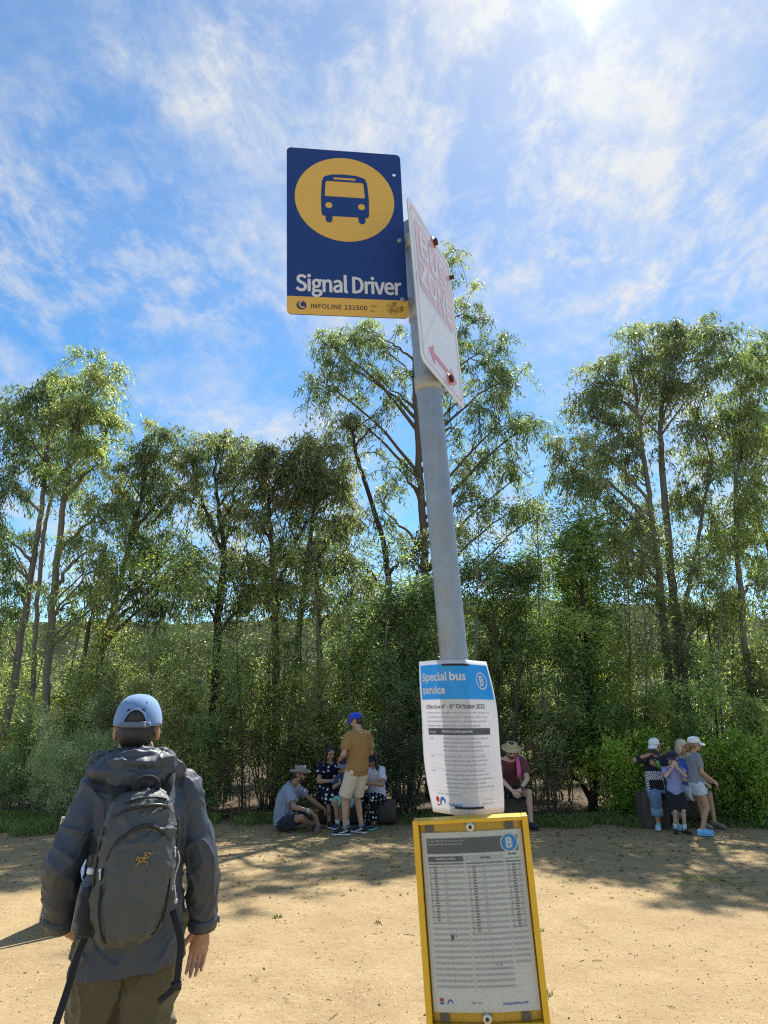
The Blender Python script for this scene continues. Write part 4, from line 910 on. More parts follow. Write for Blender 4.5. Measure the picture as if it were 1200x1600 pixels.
f.shorts(fabric('cream_shorts', (.62, .53, .40), wr=.4), length=.92, r=(.108, .102)); f.cap(fabric('royal_blue_cap', (.022, .06, .50), wr=.15)); f.hair(hairmat('dark_hair', (.035, .024, .018))); f.glasses(DARKLENS)
f.shoes(BLACK_C, plain('grey_white_sole', (.62, .63, .66), .6), stripe=plain('white_stripe', (.78, .78, .78), .5)); f.socks(fabric('grey_sock', (.20, .20, .22)), .05); f.band('L', plain('black_watch', (.015, .015, .017), .4), .88)

# --- man sitting cross-legged on the dirt
p = gnd(445, 1296)
f = person(p.x, p.y, 100, 1.02, 'man in grey brimmed hat and grey-blue T-shirt sitting cross-legged on the dirt', 'brown')
f.pose(hip=(0, -.02, .13), chest=(0, .10, .60), head=(0, .21, .795), head_pitch=-8, head_yaw=-4, bow=(0, -.05, 0),
       arms={'R': dict(hand=(.22, .46, .29), pole=(.6, -.5, -.6), f=(-.1, .75, -.65), n=(-.1, -.6, -.8), curl=.25), 'L': dict(hand=(-.24, .54, .28), pole=(-.6, -.5, -.4), f=(.05, .7, -.7), n=(0, -.7, -.7), curl=.3)},
       legs={'R': dict(knee=(.30, .34, .21), foot=(-.02, .42, .07), toe=(-1, .25, 0)), 'L': dict(knee=(-.30, .36, .21), foot=(.06, .54, .07), toe=(1, .1, 0))})
f.body(); f.shirt(fabric('greyblue_tee', (.235, .28, .37), wr=.4), sleeve=.72, hem=-.10, inflate=.030, sl_r=(.075, .076), wr=.010)
f.shorts(fabric('dark_navy_shorts', (.018, .020, .032)), length=.78, r=(.108, .100)); f.hat(fabric('grey_felt', (.24, .235, .225), wr=.2, sheen=.3), fabric('dark_band', (.03, .03, .035)), rim=(.158, .17), crown=.088, tilt=4, curl=.03, top=.76)
f.hair(BLACK_HAIR); f.glasses(DARKLENS); f.beard(hairmat('stubble', (.03, .022, .018))); f.band('R', plain('mint_band', (.45, .72, .55), .5), .84, .036, .026)
f.shoes(fabric('olive_shoe', (.13, .11, .075)), plain('brown_sole', (.16, .12, .08), .7), size=.98)

# --- low log with three people on it
pl, pr = gnd(500, 1284), gnd(618, 1284)
log_seat('log_seat', 'long dark log used as a bench by the family', pl.x, pr.x, 12.66, .36, .38)
POLKA = dots('navy_polka', (.012, .014, .032), (.70, .72, .78), 12.5, .27); POLKA2 = dots('black_polka', (.010, .010, .014), (.72, .74, .80), 17., .27)
p = at(512, 1240, 12.55)
f = person(p.x, 12.55, 158, .95, 'woman with long dark hair in navy polka-dot dress seated on the log', 'olive', wide=.92)
f.pose(hip=(0, -.02, .50), chest=(0, .06, .96), head=(.01, .13, 1.155), head_yaw=-8, head_pitch=-18, bow=(0, -.03, 0),
       arms={'R': dict(hand=(.03, .36, .72), pole=(.9, -.3, -.6), f=(-.6, .6, .3), n=(-.5, 0, .8), curl=.5), 'L': dict(hand=(-.16, .38, .80), pole=(-.9, -.3, -.6), f=(.3, .6, .6), n=(.6, 0, .5), curl=.5)},
       legs={'R': dict(foot=(.10, .42, .08), pole=(.1, 1, .3)), 'L': dict(foot=(-.08, .46, .08), pole=(-.1, 1, .3))})
f.body(); f.shirt(POLKA, sleeve=.62, hem=-.06, inflate=.018, sl_r=(.070, .074), name='dress_top', wr=.006)
mb = MB(); h = f.J['hip']; f.torso(mb, [(-.1, .17, .14), (0, .18, .15), (.2, .14, .11)], .012)
for k in 'LR':
    a, b, c = f.J['hj'+k], f.J['kn'+k], f.J['an'+k]; mb.tube([a, (a+b)/2, b, b+(c-b)*.32], [.12, .125, .11, .10], 14)
mb.cap((f.J['hjL']+f.J['knL'])/2, (f.J['hjR']+f.J['knR'])/2, .10, .10); mb.cap(f.J['knL'], f.J['knR'], .085, .085)
cloth(f.root, 'skirt', mb, POLKA, .011, 4, .008, 7, 2); f.hair(BLACK_HAIR, 'long'); f.shoes(BLACK_C)

p = at(544, 1240, 12.15)
f = person(p.x, 12.2, 196, .80, 'small boy in navy cap and blue top half hidden by the standing man', 'tan', head=1.22)
f.pose(hip=(0, -.02, .50), chest=(0, .02, .95), head=(.05, .06, 1.17), head_pitch=-14, head_yaw=34,
       arms={'R': dict(hand=(.05, .40, .84), pole=(.8, -.3, -.7), f=(-.2, .9, .3), n=(-1, 0, .3), curl=.4), 'L': dict(hand=(-.18, .34, .74), pole=(-.8, -.3, -.6), f=(.2, .9, 0), n=(.6, 0, .6), curl=.4)},
       legs={'R': dict(foot=(.11, .30, .085), pole=(.1, 1, .2)), 'L': dict(foot=(-.10, .34, .085), pole=(-.1, 1, .2))})
f.body(); f.shirt(fabric('blue_top', (.03, .055, .15)), sleeve=.9, hem=-.06, inflate=.022, sl_r=(.072, .070)); f.shorts(fabric('teal_shorts', (.20, .50, .47)), length=.95, r=(.11, .105)); f.cap(NAVY, fabric('blue_peak', (.10, .17, .33)), size=1.06); f.hair(BLACK_HAIR)
f.shoes(fabric('navy_trainer', (.02, .04, .12)), plain('pale_sole', (.55, .65, .72), .6), stripe=plain('lime_stripe', (.35, .75, .18), .5)); f.socks(fabric('white_sock', (.62, .66, .70)), .09)

p = at(588, 1240, 12.2)
f = person(p.x, 12.25, 205, .93, 'long-haired young woman in pale shirt and polka-dot trousers crouching on the log', 'brown', wide=.9)
f.pose(hip=(0, -.03, .47), chest=(0, .10, .93), head=(.0, .19, 1.115), head_pitch=-22, head_yaw=6, bow=(0, -.03, 0),
       arms={'R': dict(hand=(.08, .40, .86), pole=(.6, -.2, -1), f=(0, .3, .95), n=(0, -1, .2), curl=.5), 'L': dict(hand=(-.05, .44, .74), pole=(-1, -.1, -.9), f=(.5, .4, .75), n=(.4, -.7, .2), curl=.4)},
       legs={'R': dict(foot=(.10, .26, .08), pole=(.15, 1, .3)), 'L': dict(foot=(-.10, .30, .08), pole=(-.15, 1, .3))})
f.body(); f.shirt(fabric('lilac_white_tee', (.55, .56, .68)), sleeve=.68, hem=-.04, inflate=.022, sl_r=(.070, .072)); f.shorts(POLKA2, length=1.0, r=(.105, .098), low=.84, name='trousers'); f.hair(BLACK_HAIR, 'long'); f.cap(BLACK_C, size=1.03)
f.shoes(fabric('black_trainer', (.02, .022, .03)), plain('aqua_sole', (.12, .50, .58), .6))

# --- man in straw hat behind the notice
stump('low dark stump under the man in the straw hat', at(797, 1250, 12.35).x, 12.42, .42, .24, 5)
p = at(797, 1250, 12.25)
f = person(p.x, 12.35, 176, 1.04, 'bearded man in straw hat and maroon T-shirt sitting hunched behind the pole', 'fair', wide=1.08)
f.pose(hip=(0, -.04, .50), chest=(0, .16, .955), head=(0, .30, 1.115), head_pitch=-24, bow=(0, -.06, .01),
       arms={'L': dict(hand=(-.07, .46, .56), pole=(-1, -.1, -.2), f=(.5, .5, -.6), n=(.7, -.3, -.3), curl=.7), 'R': dict(hand=(.06, .47, .55), pole=(1, -.1, -.2), f=(-.5, .5, -.6), n=(-.7, -.3, -.3), curl=.7)},
       legs={'L': dict(foot=(-.24, .34, .08), pole=(-.3, 1, .5), toe=(-.2, 1, 0)), 'R': dict(foot=(.22, .36, .08), pole=(.3, 1, .5), toe=(.2, 1, 0))})
f.body(); f.shirt(fabric('maroon_tee', (.135, .042, .045), wr=.4), sleeve=.72, hem=-.04, inflate=.024, sl_r=(.078, .080), wr=.009); f.shorts(BLACK_C, length=.72, r=(.115, .11))
f.hat(fabric('straw', (.52, .40, .23), weave=260, wr=.1), plain('black_hat_band', (.012, .012, .014), .6), rim=(.155, .17), crown=.082, tilt=2, curl=.0, dent=.01, top=.86, rise=.03); f.hair(BROWN_HAIR); f.beard(hairmat('auburn_beard', (.055, .025, .014))); f.glasses(DARKLENS)
f.shoes(BLACK_C, plain('black_sole', (.02, .02, .022), .7)); f.band('L', plain('black_watch', (.015, .015, .017), .4), .9, .036, .03, 'watch')
mb = MB(); a = f.J['shL']; c = f.J['chest']; e = a*.55+c*.45; fw = f.SB.col[1]; mb.tube([e-fw*.10+Vector((0, 0, .0)), e+Vector((0, 0, .085)), e+fw*.115+Vector((0, 0, -.0)), e+fw*.15+Vector((0, 0, -.14)), e+fw*.12+Vector((0, 0, -.25))], .034, 10, flat=(fw, .35)); mb.build('shoulder_strap', fabric('pink_strap', (.62, .12, .30)), f.root)

# --- group on the right
sp = at(1012, 1260, 12.2); stump('tall weathered stump with rough dark bark on which the white-capped woman sits', at(1022, 1260, 12.2).x, 12.30, .52, .235, 8)
lx0, lx1 = at(1046, 1260, 12.4).x, at(1112, 1260, 12.4).x; log_seat('log_seat', 'dark log behind the boy carrying the blond woman', lx0, lx1-.08, 12.55, .44, .40, seed=9)
JEANS = fabric('blue_jeans', (.13, .21, .33), wr=.5)
p = at(1030, 1240, 12.2)
f = person(p.x, 12.25, 184, .97, 'woman in white cap, black top and rolled jeans drinking on the stump', 'tan', wide=1.0)
f.pose(hip=(0, -.02, .60), chest=(0, .03, 1.07), head=(.01, .09, 1.265), head_pitch=-14, head_yaw=42, bow=(0, -.02, 0),
       arms={'R': dict(hand=(.15, .25, 1.13), pole=(1, -.1, -.35), f=(-.6, .6, .2), n=(-.5, .4, -.5), curl=.6), 'L': dict(hand=(.05, .30, .96), pole=(-1, -.1, -.7), f=(.7, .5, .3), n=(.4, -.5, .6), curl=.7)},
       legs={'R': dict(foot=(.13, .30, .08), pole=(.2, 1, .5), toe=(.35, 1, 0)), 'L': dict(foot=(-.15, .32, .08), pole=(-.3, 1, .5), toe=(-.3, 1, 0))})
f.body(); f.shirt(fabric('black_top', (.028, .029, .038)), sleeve=.6, hem=-.04, inflate=.020, sl_r=(.070, .072)); f.shorts(JEANS, length=1.0, r=(.105, .098), low=.66, name='jeans'); f.cap(WHITE_CLOTH); f.hair(hairmat('sandy_hair', (.36, .25, .13)), 'short')
f.shoes(fabric('aqua_trainer', (.33, .55, .62)), plain('pale_sole', (.55, .65, .72), .6)); f.band('R', fabric('black_sleeve_band', (.02, .02, .024)), .25, .052, .07, 'armband')
for k in 'LR':
    a, b = f.J['an'+k], f.J['kn'+k]; q = b+(a-b)*.66; d = (a-b).normalized(); MB().tube([q-d*.11, q-d*.06, q+d*.005], [.089, .093, .092], 18).build('rolled_cuff', fabric('pale_denim_cuff', (.22, .33, .46)), f.root)
wr_ = f.root.location+f.J['wrR']; wl_ = f.root.location+f.J['wrL']
o = thing('drink_can', 'slim green can held by the woman in the white cap', 'can', wl_+Vector((-.02, -.09, .02))); mb = MB(); mb.tube([(0, 0, -.06), (0, 0, -.055), (0, 0, .055), (0, 0, .062)], [.022, .027, .027, .021], 16); mb.build('can_body', plain('green_can', (.12, .42, .10), .3, .5, .2), o); MB().tube([(0, 0, .062), (0, 0, .066)], .022, 16).build('lid', plain('aluminium', (.6, .6, .62), .35, .5, .9), o)
o.rotation_euler = (.3, -.35, 0)
o = thing('phone', 'dark phone raised in the hand of the woman in the white cap', 'phone', wr_+Vector((.07, -.10, .035))); o.rotation_euler = (.5, -.75, .3); V, F = flat2d([rrect(-.036, -.075, .036, .075, .009)], .004); mb = MB().add(V, F); mb.build('phone_case', plain('phone_case', (.014, .014, .016), .4), o, False)
MB().add(*flat2d([circ(.018, .055, .008)], .0052)).build('camera_lens', DARKLENS, o)
# chequered bag on her lap
k = N('black_white_check'); ck = k.n('ShaderNodeTexChecker', {'Vector': k.coord(), 'Scale': 55., 'Color1': (.02, .02, .024, 1), 'Color2': (.75, .76, .8, 1)}); CHECK = k.done(k.bsdf(ck.outputs[0], .7, .3))
q = at(1025, 1222, 11.98); o = thing('handbag', 'black and white checked shoulder bag on the lap of the white-capped woman', 'bag', (q.x, 12.0, q.z-.17)); mb = MB(); mb.loft([(Vector((0, 0, z)), w, d, (1, 0, 0), (0, 1, 0), .45) for z, w, d in ((0, .135, .035), (.02, .142, .045), (.2, .148, .045), (.30, .142, .04), (.335, .125, .02))], 28)
V, F = remesh(mb, .008, 2); link('bag_body', mesh('bag_body', V, F), o, CHECK); V, F = flat2d([rrect(-.118, .045, .118, .20, .02)], .004); MB().add([(v[0], -.049+v[2], v[1]) for v in V], F).build('black_pocket', fabric('black_canvas', (.015, .015, .018)), o, False)
mb = MB(); mb.tube([(-.13, .0, .31), (-.10, .06, .50), (.0, .14, .62)], .012, 8); mb.tube([(.13, .0, .31), (.11, .06, .48), (.03, .14, .62)], .012, 8); mb.build('bag_strap', BLACK_C, o); o.rotation_euler.z = .12; o.rotation_euler.x = -.16

p = at(1062, 1300, 11.62)
f = person(p.x, 11.62, 190, .655, 'little boy in navy cap and lilac polo eating with both hands', 'fair', head=1.30)
f.pose(hip=(0, 0, .90), chest=(0, .0, 1.385), head=(0, .05, 1.625), head_yaw=32, head_pitch=-4,
       arms={'R': dict(hand=(.06, .24, 1.42), pole=(.9, .1, -1), f=(-.3, .3, .8), n=(-.3, -.9, .2), curl=.7), 'L': dict(hand=(-.05, .24, 1.43), pole=(-.9, .1, -1), f=(.3, .3, .8), n=(.3, -.9, .2), curl=.7)},
       legs={'R': dict(foot=(.09, .02, .08), toe=(.2, 1, 0)), 'L': dict(foot=(-.10, .10, .08), toe=(-.55, 1, 0))})
f.body(); f.shirt(fabric('lilac_polo', (.29, .31, .55), wr=.3), sleeve=.72, hem=-.18, inflate=.030, sl_r=(.078, .080)); f.shorts(BLACK_C, length=.98, r=(.115, .118)); f.cap(NAVY, NAVY, size=1.05); f.hair(BROWN_HAIR); f.socks(fabric('white_sock', (.62, .66, .70)), .13); f.shoes(BLACK_C, plain('black_sole', (.02, .02, .022), .7))
q = f.root.location+f.H(0, .13, -.065); o = thing('snack_bar', 'pale snack held to the mouth of the little boy', 'snack', q); MB().box((0, 0, 0), (.045, .018, .028)).build('snack_body', plain('oat_bar', (.5, .4, .28), .8), o)

p = at(1098, 1305, 11.35)
f = person(p.x, 11.38, 82, .79, 'girl in white cap, grey T-shirt and pale denim shorts standing sideways', 'tan', head=1.16, wide=.94)
f.pose(hip=(0, .01, .925), chest=(0, .01, 1.405), head=(0, .06, 1.615), head_yaw=6, head_pitch=0, bow=(0, .02, 0),
       arms={'R': dict(hand=(.15, .25, .97), pole=(.3, -1, -.5), f=(0, .75, -.55), n=(-.4, .5, -.7), curl=.3), 'L': dict(hand=(-.12, .27, .99), pole=(-.3, -1, -.5), f=(.1, .8, -.5), n=(.6, .5, -.5), curl=.3)},
       legs={'R': dict(foot=(.09, -.05, .08), toe=(.1, 1, 0)), 'L': dict(foot=(-.08, .09, .08), toe=(-.05, 1, 0))})
f.body(); f.shirt(fabric('grey_tee', (.21, .23, .27), wr=.3), sleeve=.62, hem=-.04, inflate=.018, sl_r=(.066, .066)); f.shorts(fabric('bleached_denim', (.50, .58, .68), wr=.4), length=.42, r=(.108, .108)); f.cap(WHITE_CLOTH, bl=.085); f.hair(hairmat('light_brown_hair', (.22, .13, .06)), 'pony')
CROC = plain('light_blue_clog', (.20, .48, .76), .55, .4); f.shoes(CROC, CROC, size=1.08)

p = at(1083, 1240, 12.3)
f = person(p.x-.09, 12.4, 156, .97, 'older woman with pale blond hair and blue shirt seated behind the girl', 'tan')
f.pose(hip=(0, -.04, .56), chest=(0, .03, 1.03), head=(.06, .10, 1.245), head_pitch=-14, head_yaw=-10,
       arms={'R': dict(hand=(.08, .30, .68), pole=(1, -.4, -.6), f=(-.4, .8, -.2), n=(0, 0, -1), curl=.4), 'L': dict(hand=(-.12, .34, .68), pole=(-1, -.4, -.6), f=(.3, .9, -.2), n=(0, 0, -1), curl=.4)},
       legs={'R': dict(foot=(.06, .38, .08), pole=(.1, 1, .5)), 'L': dict(foot=(-.14, .42, .08), pole=(-.1, 1, .5))})
f.body(); f.shirt(fabric('cobalt_shirt', (.04, .095, .36)), sleeve=.8, hem=-.06, inflate=.024, sl_r=(.075, .076)); f.shorts(fabric('white_shorts', (.66, .68, .74)), length=.80, r=(.115, .115)); f.hair(BLOND_HAIR, 'bob')
f.shoes(fabric('tan_sandal', (.26, .20, .15)), plain('brown_sole', (.16, .12, .08), .7))

# ------------------------------------------------------------------ man with the backpack, seen from behind
JACKET = None
def jacket_mat():
    k = N('grey_shell_jacket'); mp = k.n('ShaderNodeMapping', {'Vector': k.coord(), 'Scale': (1, 1, .6), 'Rotation': (.3, .5, 0)})
    cr = k.noise(8, 4, .5, mp.outputs[0], .6); c = k.mixc(k.noise(4, 5, .6), (.036, .046, .064), (.052, .064, .084))
    nm = k.bump(cr, .25, .03); nm = k.bump(k.noise(900, 2, .5), .10, .001, nm)
    return k.done(k.bsdf(c, .52, .45, 0, nm))
JACKET = jacket_mat()
MX, MY = at(213, 1140, 3.0).x, 3.0
f = person(MX, MY, -26, 1.0, 'man in blue cap and dark grey jacket walking away with a backpack', 'tan')
f.pose(hip=(.055, .02, .93), chest=(.040, -.01, 1.415), head=(.01, .045, 1.613), head_yaw=14, head_pitch=1,
       arms={'L': dict(elbow=(-.222, -.06, 1.135), hand=(-.195, .10, .915), f=(.80, .10, -.50), n=(.3, -.6, -.7), curl=.55), 'R': dict(elbow=(.292, -.045, 1.12), hand=(.325, .03, .862), f=(-.10, .06, -1), n=(-.45, -1, 0), curl=.22)},
       legs={'L': dict(foot=(-.04, .16, .08), pole=(0, 1, 0)), 'R': dict(foot=(.13, -.12, .10), pole=(0, 1, 0))}, sho=.158)
J = f.J; J['sp'] = .012
f.body(eyes=True, voxel=.010, hv=.0034)
J = f.J; R0, F0, U0 = f.B.col[0], f.B.col[1], Vector((0, 0, 1))
def Q(r, fw, u): return f.B @ Vector((r, fw, u))
mb = MB(); mb.loft([(Q(r, fw, z), a, b, Q(1, 0, sl), F0, .85) for r, fw, z, a, b, sl in ((.046, .015, .770, .205, .155, .05), (.048, .015, .86, .195, .155, .04), (.048, .01, 1.0, .180, .150, .02), (.044, 0, 1.15, .176, .146, 0), (.034, -.005, 1.28, .190, .145, 0), (.02, -.01, 1.36, .182, .132, 0), (.022, -.01, 1.42, .15, .108, 0), (.02, .0, 1.47, .10, .085, 0))], 40)
nb = Q(.018, -.005, 1.455)
for k in 'LR':
    a, b, c = J['sh'+k], J['el'+k], J['wr'+k]; mb.ell(a, (.066, .066, .066)); mb.cap(nb+(a-nb)*.25, a+U0*.010, .06, .058)
    mb.tube([a, a+(b-a)*.5, b], [.069, .066, .062], 18); mb.ell(b, (.062,)*3); mb.tube([b, b+(c-b)*.5, b+(c-b)*.86], [.062, .060, .054], 18)
jk = cloth(f.root, 'jacket', mb, JACKET, .006, 3, .0065, 8., 3)
for k in 'LR':                                          # stitched cuffs with tabs
    b, c = J['el'+k], J['wr'+k]; d = (c-b).normalized(); e = b+(c-b)*.86; mb = MB(); mb.tube([e-d*.012, e+d*.006, e+d*.036], [.0585, .060, .057], 22); u = mb.build('cuff', JACKET, f.root)
    mb = MB(); x, y = perp(d); s_ = R0-d*R0.dot(d); s_ = s_.normalized()*(1 if k == 'R' else -1); mb.box(e+s_*.061+d*.012, (.008, .045, .022), Matrix((s_, d.cross(s_), d)).transposed()); mb.build('cuff_tab', plain('tab_grey', (.16, .17, .20), .5), u)
# hood lying on the shoulders: a draped bag with folds and a collar round the neck
mb = MB(); RB = f.B.to_3x3()
mb.ell(Q(.006, -.095, 1.468), (.180, .078, .060), RB, 24); mb.ell(Q(.0, -.085, 1.505), (.135, .070, .042), RB, 20); mb.ell(Q(.005, -.13, 1.44), (.120, .055, .045), RB, 20)
ring = [Q(.13*math.sin(a), .015+.085*math.cos(a)*.95, 1.500-.012*math.cos(a)) for a in np.linspace(-2.4, 2.4, 15)]; mb.tube(ring, .036, 12)
mb.tube([Q(-.165, -.07, 1.465), Q(-.08, -.148, 1.497), Q(.02, -.160, 1.492), Q(.10, -.145, 1.505), Q(.168, -.06, 1.475)], [.014, .024, .022, .026, .012], 10)
mb.tube([Q(-.10, -.135, 1.52), Q(-.01, -.155, 1.532), Q(.07, -.14, 1.527)], [.010, .017, .010], 10)
cloth(f.root, 'hood', mb, JACKET, .0055, 3, .007, 10., 6)
# trousers
mb = MB(); f.torso(mb, [(-.20, .13, .11), (-.10, .160, .125), (0, .160, .125), (.1, .15, .12)], .0)
for k in 'LR':
    a, b, c = J['hj'+k], J['kn'+k], J['an'+k]; mb.tube([a+U0*.05, (a+b)/2, b], [.106, .110, .100], 20); mb.ell(b, (.099,)*3); mb.tube([b, (b+c)/2, b+(c-b)*.98], [.099, .095, .090], 20)
cloth(f.root, 'trousers', mb, fabric('olive_trousers', (.095, .085, .047), rough=.75, wr=.3, wscale=6, var=.07, stretch=(.7, .7, 1.6)), .008, 3, .012, 7., 9)
f.shoes(fabric('brown_boot', (.09, .065, .045)), plain('black_sole', (.02, .02, .022), .7))
hr = f.hair(BLACK_HAIR); mb = MB(); mb.ell(f.H(0, -.070, .045), (.056, .041, .050), f.HB, 16); V, F = remesh(mb, .005, 1); link('hair_tuft', mesh('hair_tuft', V, F), hr, BLACK_HAIR)
# blue cap with a strapped opening at the back
CAPM = fabric('faded_blue_cap', (.150, .265, .475), rough=.8, wr=.12, weave=500); h, n, m = f.hs*1.085, 48, 14; V, F = [], []
for i in range(m+1):
    a = (math.pi/2)*(i/m); z = .016+.112*math.sin(a); r = max(.015, math.cos(a)**.74)
    for k in range(n):
        b = 2*math.pi*k/n; V.append(J['head']+f.HB @ Vector((.0855*r*math.cos(b), -.004+.104*r*math.sin(b), z+.020*max(0, math.sin(b))*(1-i/m)))*h)
for i in range(m):
    for k in range(n):
        a = abs(((k+.5)/n*2*math.pi-1.5*math.pi+math.pi) % (2*math.pi)-math.pi)
        if i < 5 and a < .50*math.sqrt(max(0, 1-(i/5.6)**2)): continue
        F.append((i*n+k, i*n+(k+1) % n, (i+1)*n+(k+1) % n, (i+1)*n+k))
F.append(tuple(range(m*n, m*n+n))); me = mesh('cap', V, F); cp = link('cap', me, f.root, CAPM); so = cp.modifiers.new('thickness', 'SOLIDIFY'); so.thickness = .003; so.offset = 1
edge = [(.52*math.sin(t), (5.1/m)*math.cos(t)) for t in np.linspace(-1.57, 1.57, 19)]; pts = []
for da, hh in edge:
    a = (math.pi/2)*hh; b = 1.5*math.pi+da; r = math.cos(a)**.74; pts.append(J['head']+f.HB @ Vector((.0875*r*math.cos(b), -.004+.106*r*math.sin(b), .016+.112*math.sin(a)))*h)
MB().tube(pts, .0045, 6, flat=(f.HB.col[1], .5)).build('opening_trim', CAPM, cp)
st = [J['head']+f.HB @ Vector((.088*math.cos(b), -.004+.107*math.sin(b), .022))*h for b in np.linspace(1.5*math.pi-.62, 1.5*math.pi+.62, 11)]; MB().tube(st, .011, 8, flat=(f.HB.col[1], .22)).build('strap', fabric('grey_blue_strap', (.12, .16, .24)), cp)
MB().box(st[8], (.020, .006, .026), f.HB).build('buckle', plain('steel_buckle', (.35, .36, .38), .35, .5, .8), cp)
for b in (1.5*math.pi-.55, 1.5*math.pi+.55):
    for a in (.85,):
        r = math.cos(a)**.74; MB().ell(J['head']+f.HB @ Vector((.0868*r*math.cos(b), -.004+.1055*r*math.sin(b), .016+.113*math.sin(a)))*h, (.0045, .0045, .0045)).build('eyelet', CAPM, cp)
for b in (1.5*math.pi, math.pi*.5, math.pi/6, math.pi*5/6, math.pi*7/6, math.pi*11/6):
    lo_ = 5.4/m if b == 1.5*math.pi else 0.02; MB().tube([J['head']+f.HB @ Vector((.0862*max(.015, math.cos(a)**.74)*math.cos(b), -.004+.1048*max(.015, math.cos(a)**.74)*math.sin(b), .0165+.1125*math.sin(a)+.02*max(0, math.sin(b))*(1-a/1.57)))*h for a in np.linspace(lo_*1.57, 1.5, 9)], .0022, 5).build('seam', CAPM, cp)
MB().ell(J['head']+f.HB @ Vector((0, -.004, .128))*h, (.009, .009, .005)).build('button', CAPM, cp)
V, F = [], []
for i in range(13):
    u = -1+i/6; a = u*1.05
    for j in range(4): v = j/3; V.append(J['head']+f.HB @ Vector((.084*math.sin(a), .096*math.cos(a)+v*.07*math.cos(u*1.3)**.7, .026-.02*u*u-.02*v))*h)
F = [(i*4+j, i*4+j+1, i*4+j+5, i*4+j+4) for i in range(12) for j in range(3)]; pk = link('peak', mesh('peak', V, F), cp, CAPM); so = pk.modifiers.new('thickness', 'SOLIDIFY'); so.thickness = .004

# --- the backpack (worn, but a thing of its own)
bp = thing('backpack', 'dark grey daypack with gold emblem worn by the man in the blue cap', 'backpack', f.root.location+Q(0, 0, 0))
PACK = N('pack_nylon'); PC = PACK.mixc(PACK.noise(6, 5, .6), (.048, .056, .058), (.072, .080, .080)); PACK = PACK.done(PACK.bsdf(PC, .55, .45, 0, PACK.bump(PACK.noise(1100, 2, .5), .28, .001, PACK.bump(PACK.noise(9, 4, .6, None, 1.5), .5, .03))))
PACKD = fabric('pack_webbing', (.016, .017, .021), rough=.75, wr=.1); GOLD = plain('gold_thread', (.46, .29, .055), .5, .5, var=.25, scale=400); ZIP = plain('zip_black', (.012, .012, .014), .35, .5)
TL = R_(4)                                              # the pack hangs slightly askew
def K(r, fw, z): r *= .88; return Q(r*math.cos(TL)+(z-1.15)*math.sin(TL)*.55+.008, fw, 1.15+(z-1.15)*math.cos(TL)+r*math.sin(TL)*.8)
def packsec(z, w, d, c): return (K(0, c, z), w, d, (K(1, 0, z)-K(0, 0, z)), F0, .72)
mb = MB(); mb.loft([packsec(*q) for q in ((.902, .070, .050, -.20), (.915, .105, .070, -.212), (.955, .132, .086, -.225), (1.05, .150, .094, -.232), (1.16, .156, .096, -.234), (1.26, .152, .090, -.228), (1.325, .138, .078, -.218), (1.37, .115, .064, -.208), (1.395, .082, .045, -.198), (1.402, .05, .03, -.195))], 36)
cloth(bp, 'main_body', mb, PACK, .007, 4, .006, 9., 12)
mb = MB(); mb.loft([packsec(*q) for q in ((.925, .060, .02, -.292), (.95, .098, .028, -.300), (1.04, .118, .034, -.305), (1.16, .122, .036, -.306), (1.235, .108, .030, -.302), (1.275, .075, .020, -.292), (1.29, .03, .012, -.285))], 32)
cloth(bp, 'front_pocket', mb, PACK, .006, 4, .004, 10., 14)
def seam(name, P, r=.004, mat=None, k=6): return MB().tube(spline([K(*q) for q in P], k), r, 8).build(name, mat or PACKD, bp)
seam('pocket_zip', [(-.128, -.285, 1.165), (-.105, -.309, 1.235), (-.04, -.321, 1.285), (.03, -.321, 1.292), (.10, -.305, 1.245), (.135, -.272, 1.19)], .006, ZIP)
seam('top_zip', [(-.118, -.262, 1.325), (-.06, -.292, 1.352), (.01, -.299, 1.358), (.08, -.284, 1.348), (.125, -.25, 1.31)], .0065, ZIP)
seam('top_piping', [(-.112, -.245, 1.348), (-.05, -.272, 1.377), (.02, -.276, 1.382), (.09, -.258, 1.368), (.128, -.23, 1.335)], .004)
for sg in (-1, 1):
    seam('side_seam', [(sg*.130, -.296, 1.17), (sg*.128, -.316, 1.05), (sg*.105, -.315, .965), (sg*.085, -.30, .935)], .0045)
    seam('side_zip', [(sg*.145, -.27, 1.30), (sg*.155, -.262, 1.2), (sg*.153, -.264, 1.08), (sg*.13, -.268, .96)], .004, ZIP)
    mb = MB(); P = spline([K(sg*.085, -.175, 1.375), K(sg*.105, -.150, 1.425), Q(sg*.118, -.085, 1.492), Q(sg*.125, -.005, 1.515), Q(sg*.13, .075, 1.47), Q(sg*.135, .135, 1.36), Q(sg*.15, .13, 1.2)], 6); mb.tube(P, .031, 12, flat=(Vector((0, -.75, .66)), .40)); mb.build('shoulder_strap', PACKD, bp)
mb = MB(); mb.tube(spline([K(-.03, -.205, 1.395), K(-.035, -.225, 1.435), K(.01, -.232, 1.448), K(.05, -.222, 1.43), K(.058, -.205, 1.392)], 6), .010, 10, flat=(Q(0, 1, 0), .4)); mb.build('haul_loop', PACKD, bp)
